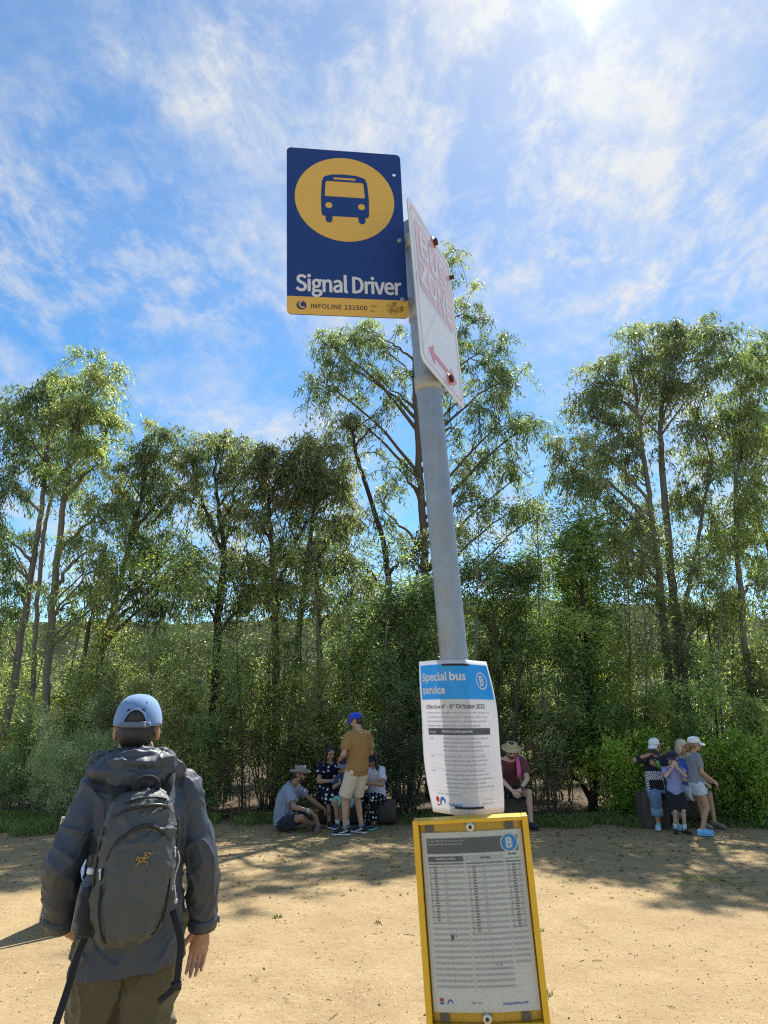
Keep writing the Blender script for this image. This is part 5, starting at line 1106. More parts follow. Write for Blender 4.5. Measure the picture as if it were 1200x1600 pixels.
# side pocket, dangling hip straps and buckles
mb = MB(); mb.loft([packsec(*q) for q in ((.93, .085, .05, -.215),)][:1]+[(K(-.148, -.200, z), w, d, R0, F0, .9) for z, w, d in ((.95, .036, .05), (1.02, .044, .058), (1.075, .043, .056), (1.105, .040, .052))], 20); cloth(bp, 'side_pocket', mb, PACKD, .007, 3, .004, 10, 3)
for nm, P, r in (('hip_strap', [(-.10, -.18, 1.0), (-.145, -.175, .88), (-.165, -.18, .79), (-.195, -.20, .68), (-.22, -.22, .58)], .013), ('hip_strap', [(.165, -.17, .98), (.20, -.175, .88), (.20, -.18, .80), (.195, -.18, .735)], .013)):
    mb = MB(); mb.tube(spline([Q(*q) for q in P], 6), r, 8, flat=(F0, .25)); u = mb.build(nm, PACKD, bp); e = Q(*P[-1]) if r == .013 else Q(*P[3]); MB().box(e, (.036, .014, .026), f.B).build('buckle', plain('black_plastic', (.014, .014, .016), .4), u)
mb = MB(); mb.tube(spline([Q(.195, -.18, .735), Q(.165, -.19, .715), Q(.135, -.195, .70)], 5), .012, 8, flat=(F0, .3)); mb.build('strap_end', PACKD, bp)
for q in ((-.142, -.30, 1.165), (.142, -.285, 1.20), (.148, -.275, 1.09)): mb = MB(); mb.tube([K(*q), K(q[0]+.004, q[1]-.006, q[2]-.028)], .003, 6); mb.ell(K(*q), (.005, .005, .006)); mb.build('zip_pull', plain('pale_cord', (.55, .57, .6), .6), bp)
mb = MB(); mb.tube(spline([K(.155, -.24, 1.2), K(.178, -.23, 1.15), K(.165, -.235, 1.09), K(.182, -.225, 1.02)], 6), .0022, 6); mb.ell(K(.182, -.225, 1.012), (.007, .007, .009)); mb.build('cord', plain('pale_cord', (.55, .57, .6), .6), bp)
mb = MB(); mb.tube(spline([K(-.055, -.282, 1.366), K(0, -.291, 1.372)], 4), .001, 4)
EMB = [[(435, 680), (455, 692), (440, 702)], [(448, 672), (470, 688), (478, 716), (492, 728), (504, 714)], [(462, 682), (500, 690), (540, 676)], [(510, 662), (520, 651), (536, 656), (540, 674), (522, 670), (512, 664)], [(540, 676), (562, 690), (530, 702), (498, 718)], [(500, 700), (540, 690)],
       [(548, 658), (570, 651), (580, 674), (606, 655)], [(560, 660), (572, 666)], [(490, 716), (458, 734), (440, 752)], [(470, 716), (455, 700)], [(505, 716), (535, 722), (560, 736), (553, 755)], [(530, 722), (522, 730)], [(440, 752), (450, 748)], [(553, 755), (545, 748)]]
mb = MB()
for line in EMB: mb.tube([K((x-520)/170*.066+.012, -.3455, 1.19-(y-702)/170*.066) for x, y in line], .0014, 6)
mb.build('gold_emblem', GOLD, bp)
V, F = text2d('MANTIS', .016); V = scale2d(V, -.052, 1.362, .058); 
def onpack(x, z): return K(x, -.298+.9*(x-.005)**2*2, z-.0035+.06*x)
MB().add([onpack(*v) for v in V], F).build('gold_lettering', GOLD, bp, False)
# water bottle tucked into the side pocket
wb = thing('water_bottle', 'clear plastic bottle with white cap in the side pocket of the daypack', 'bottle', f.root.location+K(-.168, -.205, 1.062)); wb.rotation_euler = (0, .10, 0)
k = N('clear_blue_plastic'); PET = k.done(k.bsdf((.62, .85, .95), .08, .5, 0, None, **{'Transmission Weight': .9, 'IOR': 1.2}))
mb = MB(); mb.tube([(0, 0, -.10), (0, 0, -.095), (0, 0, .02), (0, 0, .05), (0, 0, .072), (0, 0, .082)], [.026, .030, .030, .027, .014, .0125], 20); mb.build('bottle_body', PET, wb); MB().tube([(0, 0, .080), (0, 0, .083), (0, 0, .097), (0, 0, .099)], [.0145, .0152, .0152, .013], 20).build('cap', plain('white_plastic_cap', (.75, .76, .78), .4), wb)
# dark bundle carried on his far shoulder
sb = thing('shoulder_bag', 'small navy bag slung over the left shoulder of the backpack man', 'bag', f.root.location+Q(-.125, .09, 1.425)); mb = MB(); mb.ell((0, 0, .02), (.042, .06, .045), RB, 18); mb.ell((-.01, .02, -.03), (.04, .06, .05), RB, 18); cloth(sb, 'bag_body', mb, fabric('navy_padding', (.014, .017, .034)), .008, 3, .006, 12, 2)
MB().tube(spline([Vector((-.0, -.05, .06)), Vector((.06, -.04, .105)), Vector((.13, .02, .12)), Vector((.19, .10, .07))], 6), .014, 8, flat=(Vector((0, 0, 1)), .3)).build('bag_strap', PACKD, sb)

# --- folding A-frame board mostly hidden behind him
b0, b1 = Vector((-2.74, 6.55, 0)), Vector((-2.18, 7.15, 0)); ex = (b1-b0).normalized(); en = Vector((ex.y, -ex.x, 0)); W = (b1-b0).length; Hh = .87
af = thing('sandwich_board', 'silver-edged folding A-frame board mostly hidden behind the backpack man', 'board', (b0+b1)/2)
ALU = plain('brushed_aluminium', (.52, .53, .55), .38, .5, .85)
for sg, nm in ((1, 'front_panel'), (-1, 'rear_panel')):
    up = Vector((0, 0, Hh))-en*sg*.22; up = up.normalized(); base = en*sg*.24; M = Matrix((ex, up.cross(ex), up)).transposed(); mb = MB(); mb.box(base+up*Hh*.5, (W-.05, .012, Hh-.10), M)
    pn = mb.build(nm, plain('pale_blue_panel', (.42, .58, .78), .5) if sg == 1 else plain('white_panel', (.72, .74, .78), .5), af, False); mb = MB()
    for x in (-W/2+.0125, W/2-.0125): mb.box(base+up*Hh*.5+ex*x, (.024, .024, Hh), M)
    for z in (.05, Hh-.012): mb.box(base+up*z, (W-.05, .022, .024), M)
    mb.build('metal_frame', ALU, pn, False)
mb = MB(); mb.tube([Vector((0, 0, Hh+.0))-ex*.2+en*.02, Vector((0, 0, Hh+.0))+ex*.2+en*.02], .014, 10); mb.build('hinge', ALU, af)

# ------------------------------------------------------------------ bus stop: pole, signs, notice, timetable
PX0, PAX, PY = .161, -.0692, 1.57
def ax(z): return Vector((PX0+PAX*(z-CAM_H), PY, z))
PR = .0302
k = N('galvanised_steel'); mp = k.n('ShaderNodeMapping', {'Vector': k.coord(), 'Scale': (1, 1, .07)}); sn = k.noise(60, 5, .65, mp.outputs[0]); bl = k.noise(5, 5, .6)
sp_ = k.n('ShaderNodeTexVoronoi', {'Vector': k.coord(), 'Scale': 55.}).outputs['Color']; c = k.mixc(sn, (.17, .20, .235), (.36, .40, .44)); c = k.mixc(k.math('MULTIPLY', k.n('ShaderNodeSeparateColor', {0: sp_}).outputs[0], .16), c, (.50, .55, .60)); c = k.mixc(k.math('MULTIPLY', k.ramp(bl, [(.52, (0, 0, 0)), (.66, (1, 1, 1))]), .55), c, (.30, .27, .22)); GALV = k.done(k.bsdf(c, k.n('ShaderNodeMapRange', {'Value': sn, 'To Min': .38, 'To Max': .62}).outputs[0], .5, .55, k.bump(sn, .15, .002)))
k = N('dull_clamp'); GALV2 = k.done(k.bsdf(k.mixc(k.noise(40, 5, .7), (.30, .29, .27), (.50, .48, .44)), .6, .4, .35, k.bump(k.noise(60, 4, .6), .2, .002)))
RUST = plain('rusty_bolt', (.075, .028, .022), .75, .3, var=.4, scale=200); BOLT = plain('zinc_bolt', (.30, .33, .38), .45, .5, .6)
pole = thing('bus_stop_pole', 'leaning galvanised steel pole carrying the bus stop signs', 'pole', (ax(0).x, PY, 0)); L0 = pole.location.copy()
mb = MB(); mb.tube([ax(z)-L0 for z in np.linspace(-.3, 2.893, 24)], PR, 40); mb.build('post', GALV, pole); MB().tube([ax(2.893)-L0, ax(2.897)-L0], [PR+.001, PR-.004], 40).build('end_cap', GALV2, pole)
MB().tube([Vector((0, 0, -.04)), Vector((0, 0, .012)), Vector((0, 0, .018))], [.13, .125, .10], 28).build('concrete_footing', plain('concrete', (.30, .28, .25), .9, .2, bump=.3), pole)
for z in (2.836, 2.632, 2.437):
    c = ax(z)-L0; a = Vector((PAX, 0, 1)).normalized(); mb = MB(); mb.tube([c-a*.018, c-a*.016, c+a*.016, c+a*.018], [PR+.001, PR+.0028, PR+.0028, PR+.001], 40)
    u = mb.build('clamp_band', GALV2, pole); mb = MB(); mb.box(c+Vector((.026, .024, 0)), (.016, .034, .032), Matrix.Rotation(R_(24), 3, 'Z')); mb.build('clamp_lug', GALV2, u)

class Panel:
    def __init__(s, o, u, v): s.o, s.u, s.v = Vector(o), Vector(u).normalized(), Vector(v).normalized(); s.n = s.u.cross(s.v).normalized()
    def p(s, x, y, z=0): return s.o+s.u*x+s.v*y+s.n*z
    def slab(s, name, polys, half, z, mat, parent, off):
        V, F = flat2d(polys, half); return MB().add([s.p(v[0], v[1], z+v[2])-off for v in V], F).build(name, mat, parent, False)
    def ink(s, name, shapes, z, mat, parent, off):
        mb = MB()
        for V, F in shapes: mb.add([s.p(v[0], v[1], z+(v[2] if len(v) > 2 else 0))-off for v in V], F)
        return mb.build(name, mat, parent, False)
def poly(*polys):
    V, F = flat2d(polys); return [(v[0], v[1]) for v in V], F
def word(body, x, y, w=None, h=None, bold=.0, space=1.0):
    V, F = text2d(body, .1, 0, 'LEFT', space); V = scale2d(V, x, y, w, h)
    return embolden(V, F, bold) if bold else (V, F)
def sign_paint(name, col, rough=.42, dirt=.12):
    k = N(name); n1 = k.noise(9, 6, .65); n2 = k.noise(70, 4, .7); c = k.mixc(k.math('MULTIPLY', n1, dirt*2), col, tuple(x*.72 for x in col)); c = k.mixc(k.math('MULTIPLY', k.math('GREATER_THAN', n2, .68), .25), c, tuple(min(1, x*.6+.02) for x in col))
    return k.done(k.bsdf(c, rough, .45, 0, k.bump(n2, .03, .001)))
NAVY_P = sign_paint('sign_navy', (.010, .042, .20)); GOLD_P = sign_paint('sign_yellow', (.80, .47, .085)); WHITE_P = sign_paint('sign_white', (.72, .71, .74)); BACK_P = plain('bare_aluminium', (.45, .46, .48), .45, .5, .8); INK_P = plain('dark_print', (.08, .06, .05), .6)
# --- blue bus stop sign
W, Hh = .2973, .4897
S = Panel((-.233, 1.5, 2.5908), (.99, .1354, .0387), (-.039, -.0007, .9992)); O = S.p(W, 0, 0)
bs = thing('bus_stop_sign', 'navy and yellow bus stop sign with bus symbol and Signal Driver lettering', 'sign', O)
hole = circ(W*.938, Hh*.868, .0052, 16)
S.slab('sign_plate', [rrect(0, 0, W, Hh, .012), hole], .0012, -.0012, NAVY_P, bs, O)
S.slab('sign_back', [rrect(.001, .001, W-.001, Hh-.001, .012), circ(W*.938, Hh*.868, .0056, 16)], .0004, -.0032, BACK_P, bs, O)
S.ink('yellow_strip', [poly([(0, .049), (0, .012)]+[(.012-.012*math.cos(R_(a)), .012-.012*math.sin(R_(a))) for a in (15, 30, 45, 60, 75, 90)]+[(W-.012+.012*math.sin(R_(a)), .012-.012*math.cos(R_(a))) for a in (0, 15, 30, 45, 60, 75, 90)]+[(W, .049)])], .0006, GOLD_P, bs, O)
CX, CY = W*.497, Hh*.692
disc = S.ink('yellow_disc', [poly(circ(CX, CY, .1275, 72))], .0006, GOLD_P, bs, O)
bw, bh = .0615, .0745
body = [(CX-bw*.985, CY-.047), (CX-bw, CY-.0), (CX-bw*.95, CY+.052)]+[(CX-bw*.93+.014+.013*math.cos(R_(a)), CY+.056+.013*math.sin(R_(a))) for a in (180, 150, 120, 100)]+[(CX-.03, CY+.0735), (CX, CY+.0755), (CX+.03, CY+.0735)]+[(CX+bw*.93-.014+.013*math.cos(R_(a)), CY+.056+.013*math.sin(R_(a))) for a in (80, 60, 30, 0)]+[(CX+bw*.95, CY+.052), (CX+bw, CY-.0), (CX+bw*.985, CY-.047)]
body = body+[(CX+bw*.93, CY-.054), (CX-bw*.93, CY-.054)]
win = [(CX-bw*.84, CY+.008), (CX-bw*.80, CY+.047), (CX-bw*.74, CY+.0525), (CX+bw*.74, CY+.0525), (CX+bw*.80, CY+.047), (CX+bw*.84, CY+.008), (CX+bw*.80, CY+.0055), (CX-bw*.80, CY+.0055)]
shapes = [poly(body, win, rrect(CX-.029, CY+.0585, CX+.029, CY+.0650, .003), circ(CX-bw*.68, CY-.0215, .0092, 20), circ(CX+bw*.68, CY-.0215, .0092, 20))]
for sg in (-1, 1): shapes.append(poly([(CX+sg*bw*.68-.0088, CY-.052)]+[(CX+sg*bw*.68+.0088*math.cos(R_(a)), CY-.065+.0085*math.sin(R_(a))) for a in (180, 210, 240, 270, 300, 330, 360)]+[(CX+sg*bw*.68+.0088, CY-.052)]))
S.ink('bus_symbol', shapes, .0012, NAVY_P, disc, O)
S.ink('sign_lettering', [word('Signal Driver', W*.078, .0500, W*.868, .0625, .0015, .97)], .0012, WHITE_P, bs, O)
S.ink('phone_dot', [poly(circ(W*.118, .0245, .0118, 28))], .0012, NAVY_P, bs, O)
hx, hy = W*.118+.0035, .0265
S.ink('phone_symbol', [poly([(hx+.0105*math.cos(R_(a)), hy+.0105*math.sin(R_(a))) for a in range(120, 275, 12)]+[(hx+.0066*math.cos(R_(a)), hy+.0066*math.sin(R_(a))) for a in range(264, 119, -12)]), poly(circ(hx-.0040, hy+.0068, .0027, 12)), poly(circ(hx+.0016, hy-.0078, .0027, 12))], .0017, GOLD_P, bs, O)
S.ink('infoline_lettering', [word('INFOLINE 131500', W*.195, .0175, W*.46, .0125, .0003), word('Stop', W*.682, .0255, W*.053), word('No.', W*.682, .0135, W*.040)], .0012, INK_P, bs, O)
k = N('grime'); GR = k.done(k.n('ShaderNodeMixShader', {0: k.math('MULTIPLY', k.ramp(k.noise(55, 6, .75), [(.48, (0, 0, 0)), (.62, (1, 1, 1))]), .6), 1: k.n('ShaderNodeBsdfTransparent').outputs[0], 2: k.bsdf((.05, .035, .02), .9, .1)}).outputs[0])
S.ink('grime_mark', [poly(circ(W*.885, .026, .022, 20, .018))], .0016, GR, bs, O)
for i, (x, y) in enumerate(((W*.955, Hh*.455), (W*.955, .052))): mb = MB(); mb.tube([S.p(x, y, -.02)-O, S.p(x, y, .0015)-O, S.p(x, y, .003)-O, S.p(x, y, .0036)-O], [.004, .0070, .0062, .003], 16); mb.build('bolt', BOLT, bs)
mb = MB()
for y in (.052, Hh*.455): mb.box(S.p(W-.004, y, -.012)-O, (.055, .014, .022), Matrix((S.u, -S.n, S.v)).transposed())
mb.build('mounting_bracket', GALV2, bs, False)
# --- bus zone sign, nearly edge on, washed pink by painted sun glare
W, Hh = .3406*.952, .4662*.952
Z = Panel((.0891*.952, 1.5*.952, CAM_H+(2.4703-CAM_H)*.952), (.3977, .9171, .0269), (-.0653, -.0009, .9979)); O = Z.p(W*.2, Hh/2, 0)
zs = thing('bus_zone_sign', 'BUS ZONE sign in white and glare-washed pink seen nearly edge on', 'sign', O)
GLARE_PINK = sign_paint('glare_pale_red', (.72, .46, .48), .28, .2); ZONE_WHITE = sign_paint('weathered_white', (.70, .72, .75), .30, .25); RED2 = sign_paint('slight_glare_red', (.60, .20, .22), .4)  # sun glare on the red is put into these pale pink colours
Z.slab('sign_plate', [rrect(0, 0, W, Hh, .022)], .0012, -.0012, ZONE_WHITE, zs, O); Z.slab('sign_back', [rrect(.001, .001, W-.001, Hh-.001, .022)], .0004, -.0032, BACK_P, zs, O)
Z.ink('border_line', [poly(rrect(.014, .014, W-.014, Hh-.014, .016), rrect(.0185, .0185, W-.0185, Hh-.0185, .013))], .0006, GLARE_PINK, zs, O)
rb = Z.ink('red_block', [poly(rrect(.036, Hh*.475, W-.030, Hh*.915, .016))], .0006, GLARE_PINK, zs, O)
Z.ink('sign_lettering', [word('BUS', W*.20, Hh*.705, W*.60, .074, .0032), word('ZONE', W*.15, Hh*.515, W*.72, .066, .0030)], .0012, ZONE_WHITE, rb, O)
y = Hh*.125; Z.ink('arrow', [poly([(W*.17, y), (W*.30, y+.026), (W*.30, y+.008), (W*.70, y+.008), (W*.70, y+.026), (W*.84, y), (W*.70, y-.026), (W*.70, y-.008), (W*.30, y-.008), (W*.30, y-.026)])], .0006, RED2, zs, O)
for x, y, r in ((.565, .962, .0095), (.62, .085, .0095), (.962, .895, .006)):
    mb = MB(); mb.tube([Z.p(W*x, Hh*y, -.012)-O, Z.p(W*x, Hh*y, .002)-O, Z.p(W*x, Hh*y, .011)-O, Z.p(W*x, Hh*y, .012)-O], [r*.6, r, r, r*.7], 6); u = mb.build('bolt', RUST, zs, False)
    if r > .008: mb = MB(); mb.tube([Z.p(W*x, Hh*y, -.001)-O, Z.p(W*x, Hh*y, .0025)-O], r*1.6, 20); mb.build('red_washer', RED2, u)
# --- printed notice wrapped on the pole
PW, PH = .206, .309; zt = 1.780
def wrap(s_, t_, off=0.0):
    """paper coordinate (metres from the centre line, metres up from its foot) to world"""
    z = zt-PH+t_; q = abs(2*t_/PH-1); th = R_(40+9*q*q+2*math.sin(s_*40)); Rr = .0335; a = max(-th, min(th, s_/Rr)); x = Rr*math.sin(a); y = -Rr*math.cos(a); e = s_-Rr*a
    nx, ny = math.sin(a), -math.cos(a); x += e*math.cos(a); y += e*math.sin(a)*1.0
    w = .0025*math.sin(t_*30+s_*12)*min(1, abs(s_)/.06)
    return ax(z)+Vector((x+nx*(off+w), y+ny*(off+w), 0))
pn = thing('paper_notice', 'white and blue paper notice reading Special bus service tied round the pole', 'notice', wrap(0, 0)); O = pn.location.copy()
def paper(name, col, trans=.42, rough=.28):
    k = N(name); c = k.mixc(k.noise(30, 4, .6), tuple(x*.96 for x in col), col); p_ = k.bsdf(c, .6, .3, 0, None, **{'Coat Weight': .6, 'Coat Roughness': .12}); t_ = k.n('ShaderNodeBsdfTranslucent', {'Color': (*col, 1)}).outputs[0]
    return k.done(k.n('ShaderNodeMixShader', {0: trans, 1: p_, 2: t_}).outputs[0])
PAPER = paper('white_paper', (.80, .80, .84)); CYAN = paper('blue_print', (.010, .40, .95), .34); GREY_INK = plain('grey_ink', (.33, .34, .40), .7); CHAR = plain('charcoal_ink', (.07, .075, .095), .5); REDI = plain('red_ink', (.65, .03, .05), .6); BLUEI = plain('blue_ink', (.03, .16, .55), .6)
def grid(x0, y0, x1, y1, nx, ny, fn):
    V = [fn(x0+(x1-x0)*i/nx, y0+(y1-y0)*j/ny) for j in range(ny+1) for i in range(nx+1)]
    return V, [(j*(nx+1)+i, j*(nx+1)+i+1, (j+1)*(nx+1)+i+1, (j+1)*(nx+1)+i) for j in range(ny) for i in range(nx)]
V, F = grid(-PW/2, 0, PW/2, PH, 44, 24, lambda x, y: wrap(x, y)-O); sh = MB().add(V, F).build('sheet', PAPER, pn); so = sh.modifiers.new('thickness', 'SOLIDIFY'); so.thickness = .0005; so.offset = -1
def wink(name, shapes, off, mat, parent=None):
    mb = MB()
    for V, F in shapes: mb.add([wrap(v[0], v[1], off+(v[2] if len(v) > 2 else 0))-O for v in V], F)
    return mb.build(name, mat, parent or pn, False)
def rect(x0, y0, x1, y1, nx=20, ny=2): return grid(x0, y0, x1, y1, nx, ny, lambda x, y: (x, y))
hd = wink('blue_header', [rect(-PW/2+.005, PH-.082, PW/2-.005, PH-.009, 40, 8)], .0006, CYAN)
wink('header_lettering', [word('Special bus', -.093, PH-.0475, .110, None, .0009), word('service', -.093, PH-.070, .062, None, .0009)], .0011, paper('white_print', (.78, .80, .84), .3), hd)
wink('route_badge', [poly(circ(.068, PH-.043, .0185, 32), circ(.068, PH-.043, .0152, 32)), word('B', .0620, PH-.0525, .0120, .019, .0012)], .0011, paper('white_print2', (.78, .80, .84), .3), hd)
wink('date_lettering', [word('Effective 4', -.086, PH-.1010, .047, None, .00025), word('th', -.038, PH-.0965, .0055), word('- 6', -.0300, PH-.1010, .0125, None, .00025), word('th', -.0165, PH-.0965, .0055), word('October 2025', -.0085, PH-.1010, .076, None, .00025)], .0007, CHAR)
def scribble(x0, y, x1, h, seed):
    """a line of print too small to read: word-length dashes"""
    r = random.Random(seed); out_ = []; x = x0
    while x < x1:
        w = min(r.uniform(.003, .011), x1-x); e = x+w
        while x < e-.0003:                              # letter-sized strokes of uneven height
            q = r.uniform(.0007, .0012); out_.append(rect(x, y-(h*.25 if r.random() < .12 else 0), min(x+q, e), y+h*r.choice((.62, .66, .7, 1.0)), 1, 1)); x += q+.00035
        x = e+.0018
    return out_
L = []
for i, w in enumerate((.078, .072, .070, .050)): L += scribble(-.086, PH-.1105-.0088*i, w, .0030, i)
bar = wink('table_header_bar', [rect(-.085, PH-.154, .078, PH-.1405, 30, 3)], .0006, CHAR)
wink('table_header_lettering', [word('Route', -.081, PH-.1500, .016, None, .0002), word('Where to catch your bus', -.049, PH-.1505, .072, None, .0003)], .0011, PAPER, bar)
y = PH-.1625
for r_, (rows) in enumerate((4, 3, 5)):
    L += scribble(-.080, y, -.073, .0030, 40+r_)
    for j in range(rows): L += scribble(-.048, y-.0080*j, random.Random(r_*9+j).uniform(.045, .076), .0030, 50+r_*9+j)
    y -= .0080*rows+.0035; L.append(rect(-.085, y+.0050, .078, y+.0054, 20, 1))
L += scribble(-.076, y-.002, -.015, .0026, 99)+scribble(.040, .028, .070, .0024, 98)+scribble(.030, .020, .070, .0026, 97)
wink('small_print', L, .0006, GREY_INK)
wink('red_waratah_mark', [poly(circ(-.079, .027, .0050, 18, .0058)), rect(-.083, .0145, -.075, .0175, 2, 1)], .0007, REDI); wink('transport_mark', [poly([(-.064+.010*math.cos(R_(a))*(1.0 if a < 999 else 1), .014+.019*math.sin(R_(a))) for a in range(170, 20, -15)]+[(-.064+.0055*math.cos(R_(a)), .014+.013*math.sin(R_(a))) for a in range(20, 171, 15)])], .0007, BLUEI); wink('transport_lettering', [word('Transport', -.050, .0145, .036, None, .0002)], .0007, BLUEI)
TIE = plain('black_cable_tie', (.010, .010, .014), .4)
for t_ in (PH-.011, .0145):
    V, F = grid(-.0335, t_-.0022, .0335, t_+.0022, 24, 1, lambda x, y: wrap(x, y, .0012)-O); u = MB().add(V, F).build('cable_tie', TIE, pn); so = u.modifiers.new('thickness', 'SOLIDIFY'); so.thickness = .0014
# --- timetable case
W, Hh, DP = .2211, .349, .046
Cc = Panel((.0772, 1.49, 1.1188), (.9893, -.1312, .0633), (-.0638, .0004, .998)); O = Cc.p(W/2, 0, -DP)
tcse = thing('timetable_case', 'yellow framed timetable case with printed bus timetable on the pole', 'timetable', O)
YEL = N('yellow_powder_coat'); yn = YEL.noise(22, 6, .65); yc = YEL.mixc(yn, (.64, .36, .010), (.76, .47, .024)); YEL = YEL.done(YEL.bsdf(yc, .38, .5, 0, YEL.bump(YEL.noise(260, 3, .6), .06, .002)))
fw = .0112; M3 = Matrix((Cc.u, -Cc.n, Cc.v)).transposed()
def cbox(name, x0, x1, y0, y1, z0, z1, mat, parent=tcse, bevel=.0015):
    mb = MB(); mb.box(Cc.p((x0+x1)/2, (y0+y1)/2, (z0+z1)/2)-O, (x1-x0, abs(z1-z0), y1-y0), M3); u = mb.build(name, mat, parent, False)
    if bevel: b = u.modifiers.new('bevel', 'BEVEL'); b.width = bevel; b.segments = 2
    return u
cbox('side_rail', 0, fw, 0, Hh, -DP, 0, YEL); cbox('side_rail', W-fw, W, 0, Hh, -DP, 0, YEL)
cbox('top_rail', fw+.0002, W-fw-.0002, Hh-.0075, Hh, -DP, .0004, YEL); cbox('bottom_rail', fw+.0002, W-fw-.0002, 0, .0075, -DP, .0004, YEL); cbox('back_plate', fw, W-fw, .0075, Hh-.0075, -DP+.001, -DP+.004, YEL, bevel=0)
mb = MB(); mb.box(Cc.p(W/2, Hh*.5, -DP-.013)-O, (.05, .034, .10), M3); mb.build('mounting_bracket', GALV2, tcse, False)
def bulge(x, y, off=0.0):
    u = (x-W/2)/(W/2-fw); return Cc.p(x, y, -.014+.010*(1-u*u)+off)-O
def cink(name, shapes, off, mat, parent=tcse, smooth=False):
    mb = MB()
    for V, F in shapes: mb.add([bulge(v[0], v[1], off+(v[2] if len(v) > 2 else 0)) for v in V], F)
    return mb.build(name, mat, parent, smooth)
V, F = grid(fw+.001, .008, W-fw-.001, Hh-.008, 20, 2, lambda x, y: (x, y)); cink('yellow_liner', [(V, F)], -.004, YEL, tcse, True)
px0, px1, py0, py1 = fw+.003, W-fw-.003, .0240, Hh-.0235; pw, ph = px1-px0, py1-py0
TPAPER = plain('timetable_paper', (.82, .82, .81), .55, .3, var=.06, scale=20); G1_ = plain('row_grey', (.53, .53, .56), .6, var=.05); G2_ = plain('row_light_grey', (.62, .62, .64), .6, var=.05); HDR = plain('header_grey', (.13, .15, .18), .5); SKYB = plain('badge_blue', (.010, .30, .80), .45); WHT = plain('badge_white', (.80, .80, .80), .5)
tp = cink('timetable_sheet', [rect(px0, py0, px1, py1, 24, 2)], 0, TPAPER, tcse, True)
def tx(u): return px0+pw*u
def ty(v): return py0+ph*v
def tr(u0, v0, u1, v1): return rect(tx(u0), ty(v0), tx(u1), ty(v1), max(1, int(20*(u1-u0))), 1)
cink('header_bar', [tr(.048, .875, .955, .966)], .0005, HDR, tp); cink('route_badge_ring', [poly(circ(tx(.868), ty(.925), .0168, 36))], .0010, WHT, tp); cink('route_badge', [poly(circ(tx(.868), ty(.925), .0146, 36))], .0014, SKYB, tp); cink('badge_letter', [word('B', tx(.868)-.0052, ty(.925)-.0084, .0104, .0168, .0013)], .0018, WHT, tp)
def tscr(u0, v, u1, h, seed): return [([(tx(0)+(x-0)*1.0, y_) for x, y_ in V], F) for V, F in scribble(tx(u0)-tx(0), ty(v), tx(u1)-tx(0), h, seed)]
cink('header_small_print', tscr(.06, .947, .42, .0026, 1)+tscr(.06, .928, .40, .0026, 2), .0009, G2_, tp)
cink('column_headings', [tr(.052, .828, .405, .860)], .0005, HDR, tp); cink('column_heading_grey', [tr(.425, .828, .795, .860)], .0005, G2_, tp)
cink('column_heading_lettering', [word('Monday to Friday', tx(.135), ty(.838), pw*.19, None, .0002)], .0009, WHT, tp)
cink('weekend_heading_lettering', [word('Saturday', tx(.57), ty(.838), pw*.10, None, .0002), word('Sunday', tx(.845), ty(.850), pw*.085, None, .0002)]+tscr(.82, .832, .96, .0020, 7), .0009, CHAR, tp)
A, B, Cd = [], [], [tr(.052, .812, .225, .820), tr(.235, .812, .405, .820), tr(.425, .812, .605, .820), tr(.615, .812, .795, .820), tr(.812, .812, .965, .820)]
for i in range(24):
    v = .790-.0315*i
    A += [tr(.052, v, .405, v+.0135), tr(.425, v, .795, v+.0135)] if i < 24 else []
    if i < 18: A += [tr(.812, v, .965, v+.0135)]
    if v < .02: break
for i in range(26):
    v = .7925-.0157*i; r = random.Random(i)
    for u0 in (.062, .445, .835):
        lim = {.062: 20, .445: 24, .835: 23}[u0]
        if i < lim: Cd += [tr(u0, v, u0+.010, v+.006), tr(u0+.040+r.uniform(-.002, .002), v, u0+.072, v+.0075)]; B += [tr(u0+(.135 if u0 < .8 else .098), v, u0+(.165 if u0 < .8 else .124), v+.006)]
A = [q for q in A if q[0][0][1] > ty(.10)]
cink('timetable_rows', A, .0004, G1_, tp); cink('printed_times', Cd, .0009, plain('faint_ink', (.20, .21, .24), .6), tp); cink('printed_stops', B, .0009, G1_, tp); cink('column_rules', [tr(.414, .10, .4165, .86), tr(.228, .12, .230, .82), tr(.607, .20, .609, .82), tr(.803, .28, .805, .86)], .0009, G2_, tp)
cink('footnote', tscr(.63, .245, .69, .0024, 21)+tscr(.63, .228, .74, .0020, 22)+tscr(.36, .048, .47, .0026, 23), .0005, GREY_INK, tp)
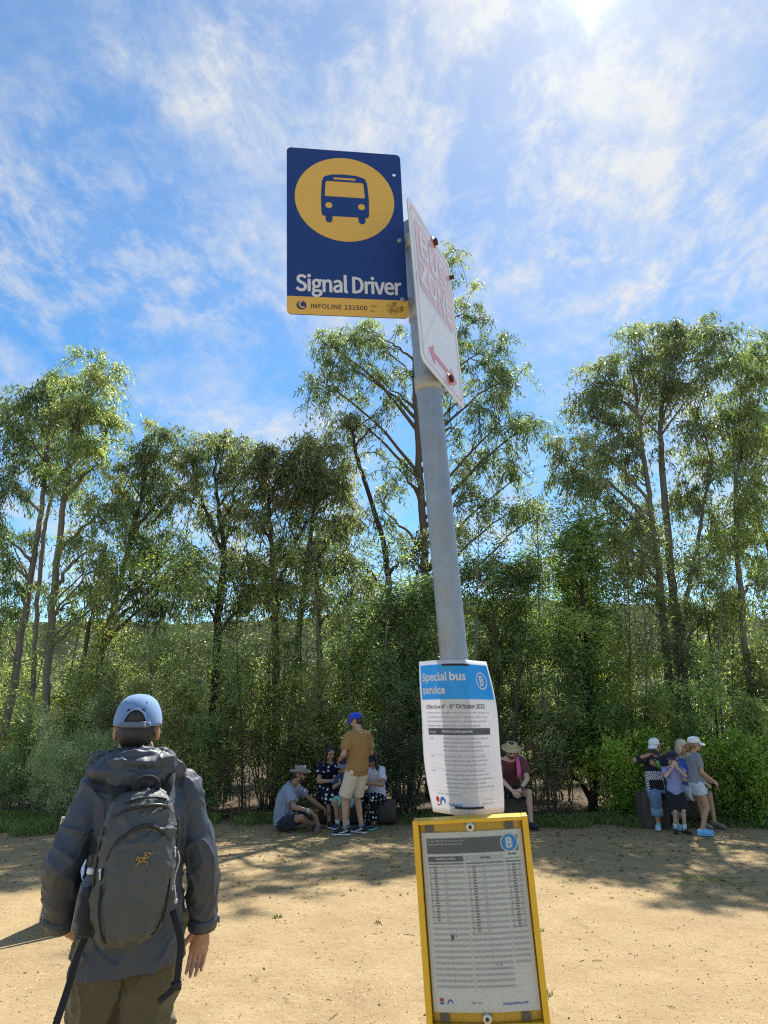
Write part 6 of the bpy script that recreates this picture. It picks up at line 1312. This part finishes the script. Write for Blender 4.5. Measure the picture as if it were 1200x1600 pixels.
cink('red_waratah_mark', [poly(circ(tx(.085), ty(.066), .0042, 16, .003))], .0006, REDI, tp); cink('blue_mark', [tr(.066, .042, .106, .054)], .0006, BLUEI, tp); cink('transport_mark', [poly([(tx(.165)+.006*math.cos(R_(a)), ty(.04)+.009*math.sin(R_(a))) for a in range(175, 20, -15)]+[(tx(.165)+.0035*math.cos(R_(a)), ty(.04)+.006*math.sin(R_(a))) for a in range(20, 176, 15)])], .0006, BLUEI, tp)
cink('web_address', [word('transportnsw.info', tx(.66), ty(.034), pw*.235, None, .0002)], .0006, BLUEI, tp)
k = N('bird_mess'); BM_ = k.done(k.bsdf((.10, .075, .045), .8)); cink('dirt_mark', [poly([(tx(.235)+.0026*math.cos(t)*(1+.3*math.sin(3*t+1)), ty(.402)+.0050*math.sin(t)*(1+.25*math.cos(5*t))) for t in np.linspace(0, 6.1, 18)]), poly(circ(tx(.272), ty(.41), .0012, 8))], .0021, BM_, tp)
for x0, y0 in ((.022, Hh-.0225), (.176, Hh-.0225), (.025, .0085), (.172, .0085)): cink('grey_tab', [rect(x0, y0, x0+.017, y0+.0135, 3, 1)], .0003, plain('grey_tab', (.13, .13, .12), .6), tcse)
for y_ in (Hh-.0150, .0155): mb = MB(); mb.tube([bulge(W/2, y_, -.004), bulge(W/2, y_, .005), bulge(W/2, y_, .0065)], [.0085, .0085, .006], 20); u = mb.build('screw', plain('pale_washer', (.55, .55, .50), .4, .5, .5), tcse); MB().tube([bulge(W/2, y_, .0062), bulge(W/2, y_, .0072)], .0038, 6).build('screw_head', plain('dark_socket', (.05, .05, .06), .4, .5, .6), u)
k = N('clear_acrylic'); fr = k.n('ShaderNodeFresnel', {'IOR': 1.45}).outputs[0]; scr = k.n('ShaderNodeMapping', {'Vector': k.coord(), 'Scale': (1, 1, .05)}); rgh = k.n('ShaderNodeMapRange', {'Value': k.noise(70, 5, .7, scr.outputs[0]), 'To Min': .03, 'To Max': .22}).outputs[0]
ACR = k.done(k.n('ShaderNodeMixShader', {0: fr, 1: k.n('ShaderNodeBsdfTransparent', {'Color': (.95, .96, .95, 1)}).outputs[0], 2: k.n('ShaderNodeBsdfGlossy', {'Roughness': rgh}).outputs[0]}).outputs[0])
cink('acrylic_cover', [rect(fw+.0005, .008, W-fw-.0005, Hh-.008, 28, 2)], .0045, ACR, tcse, True)
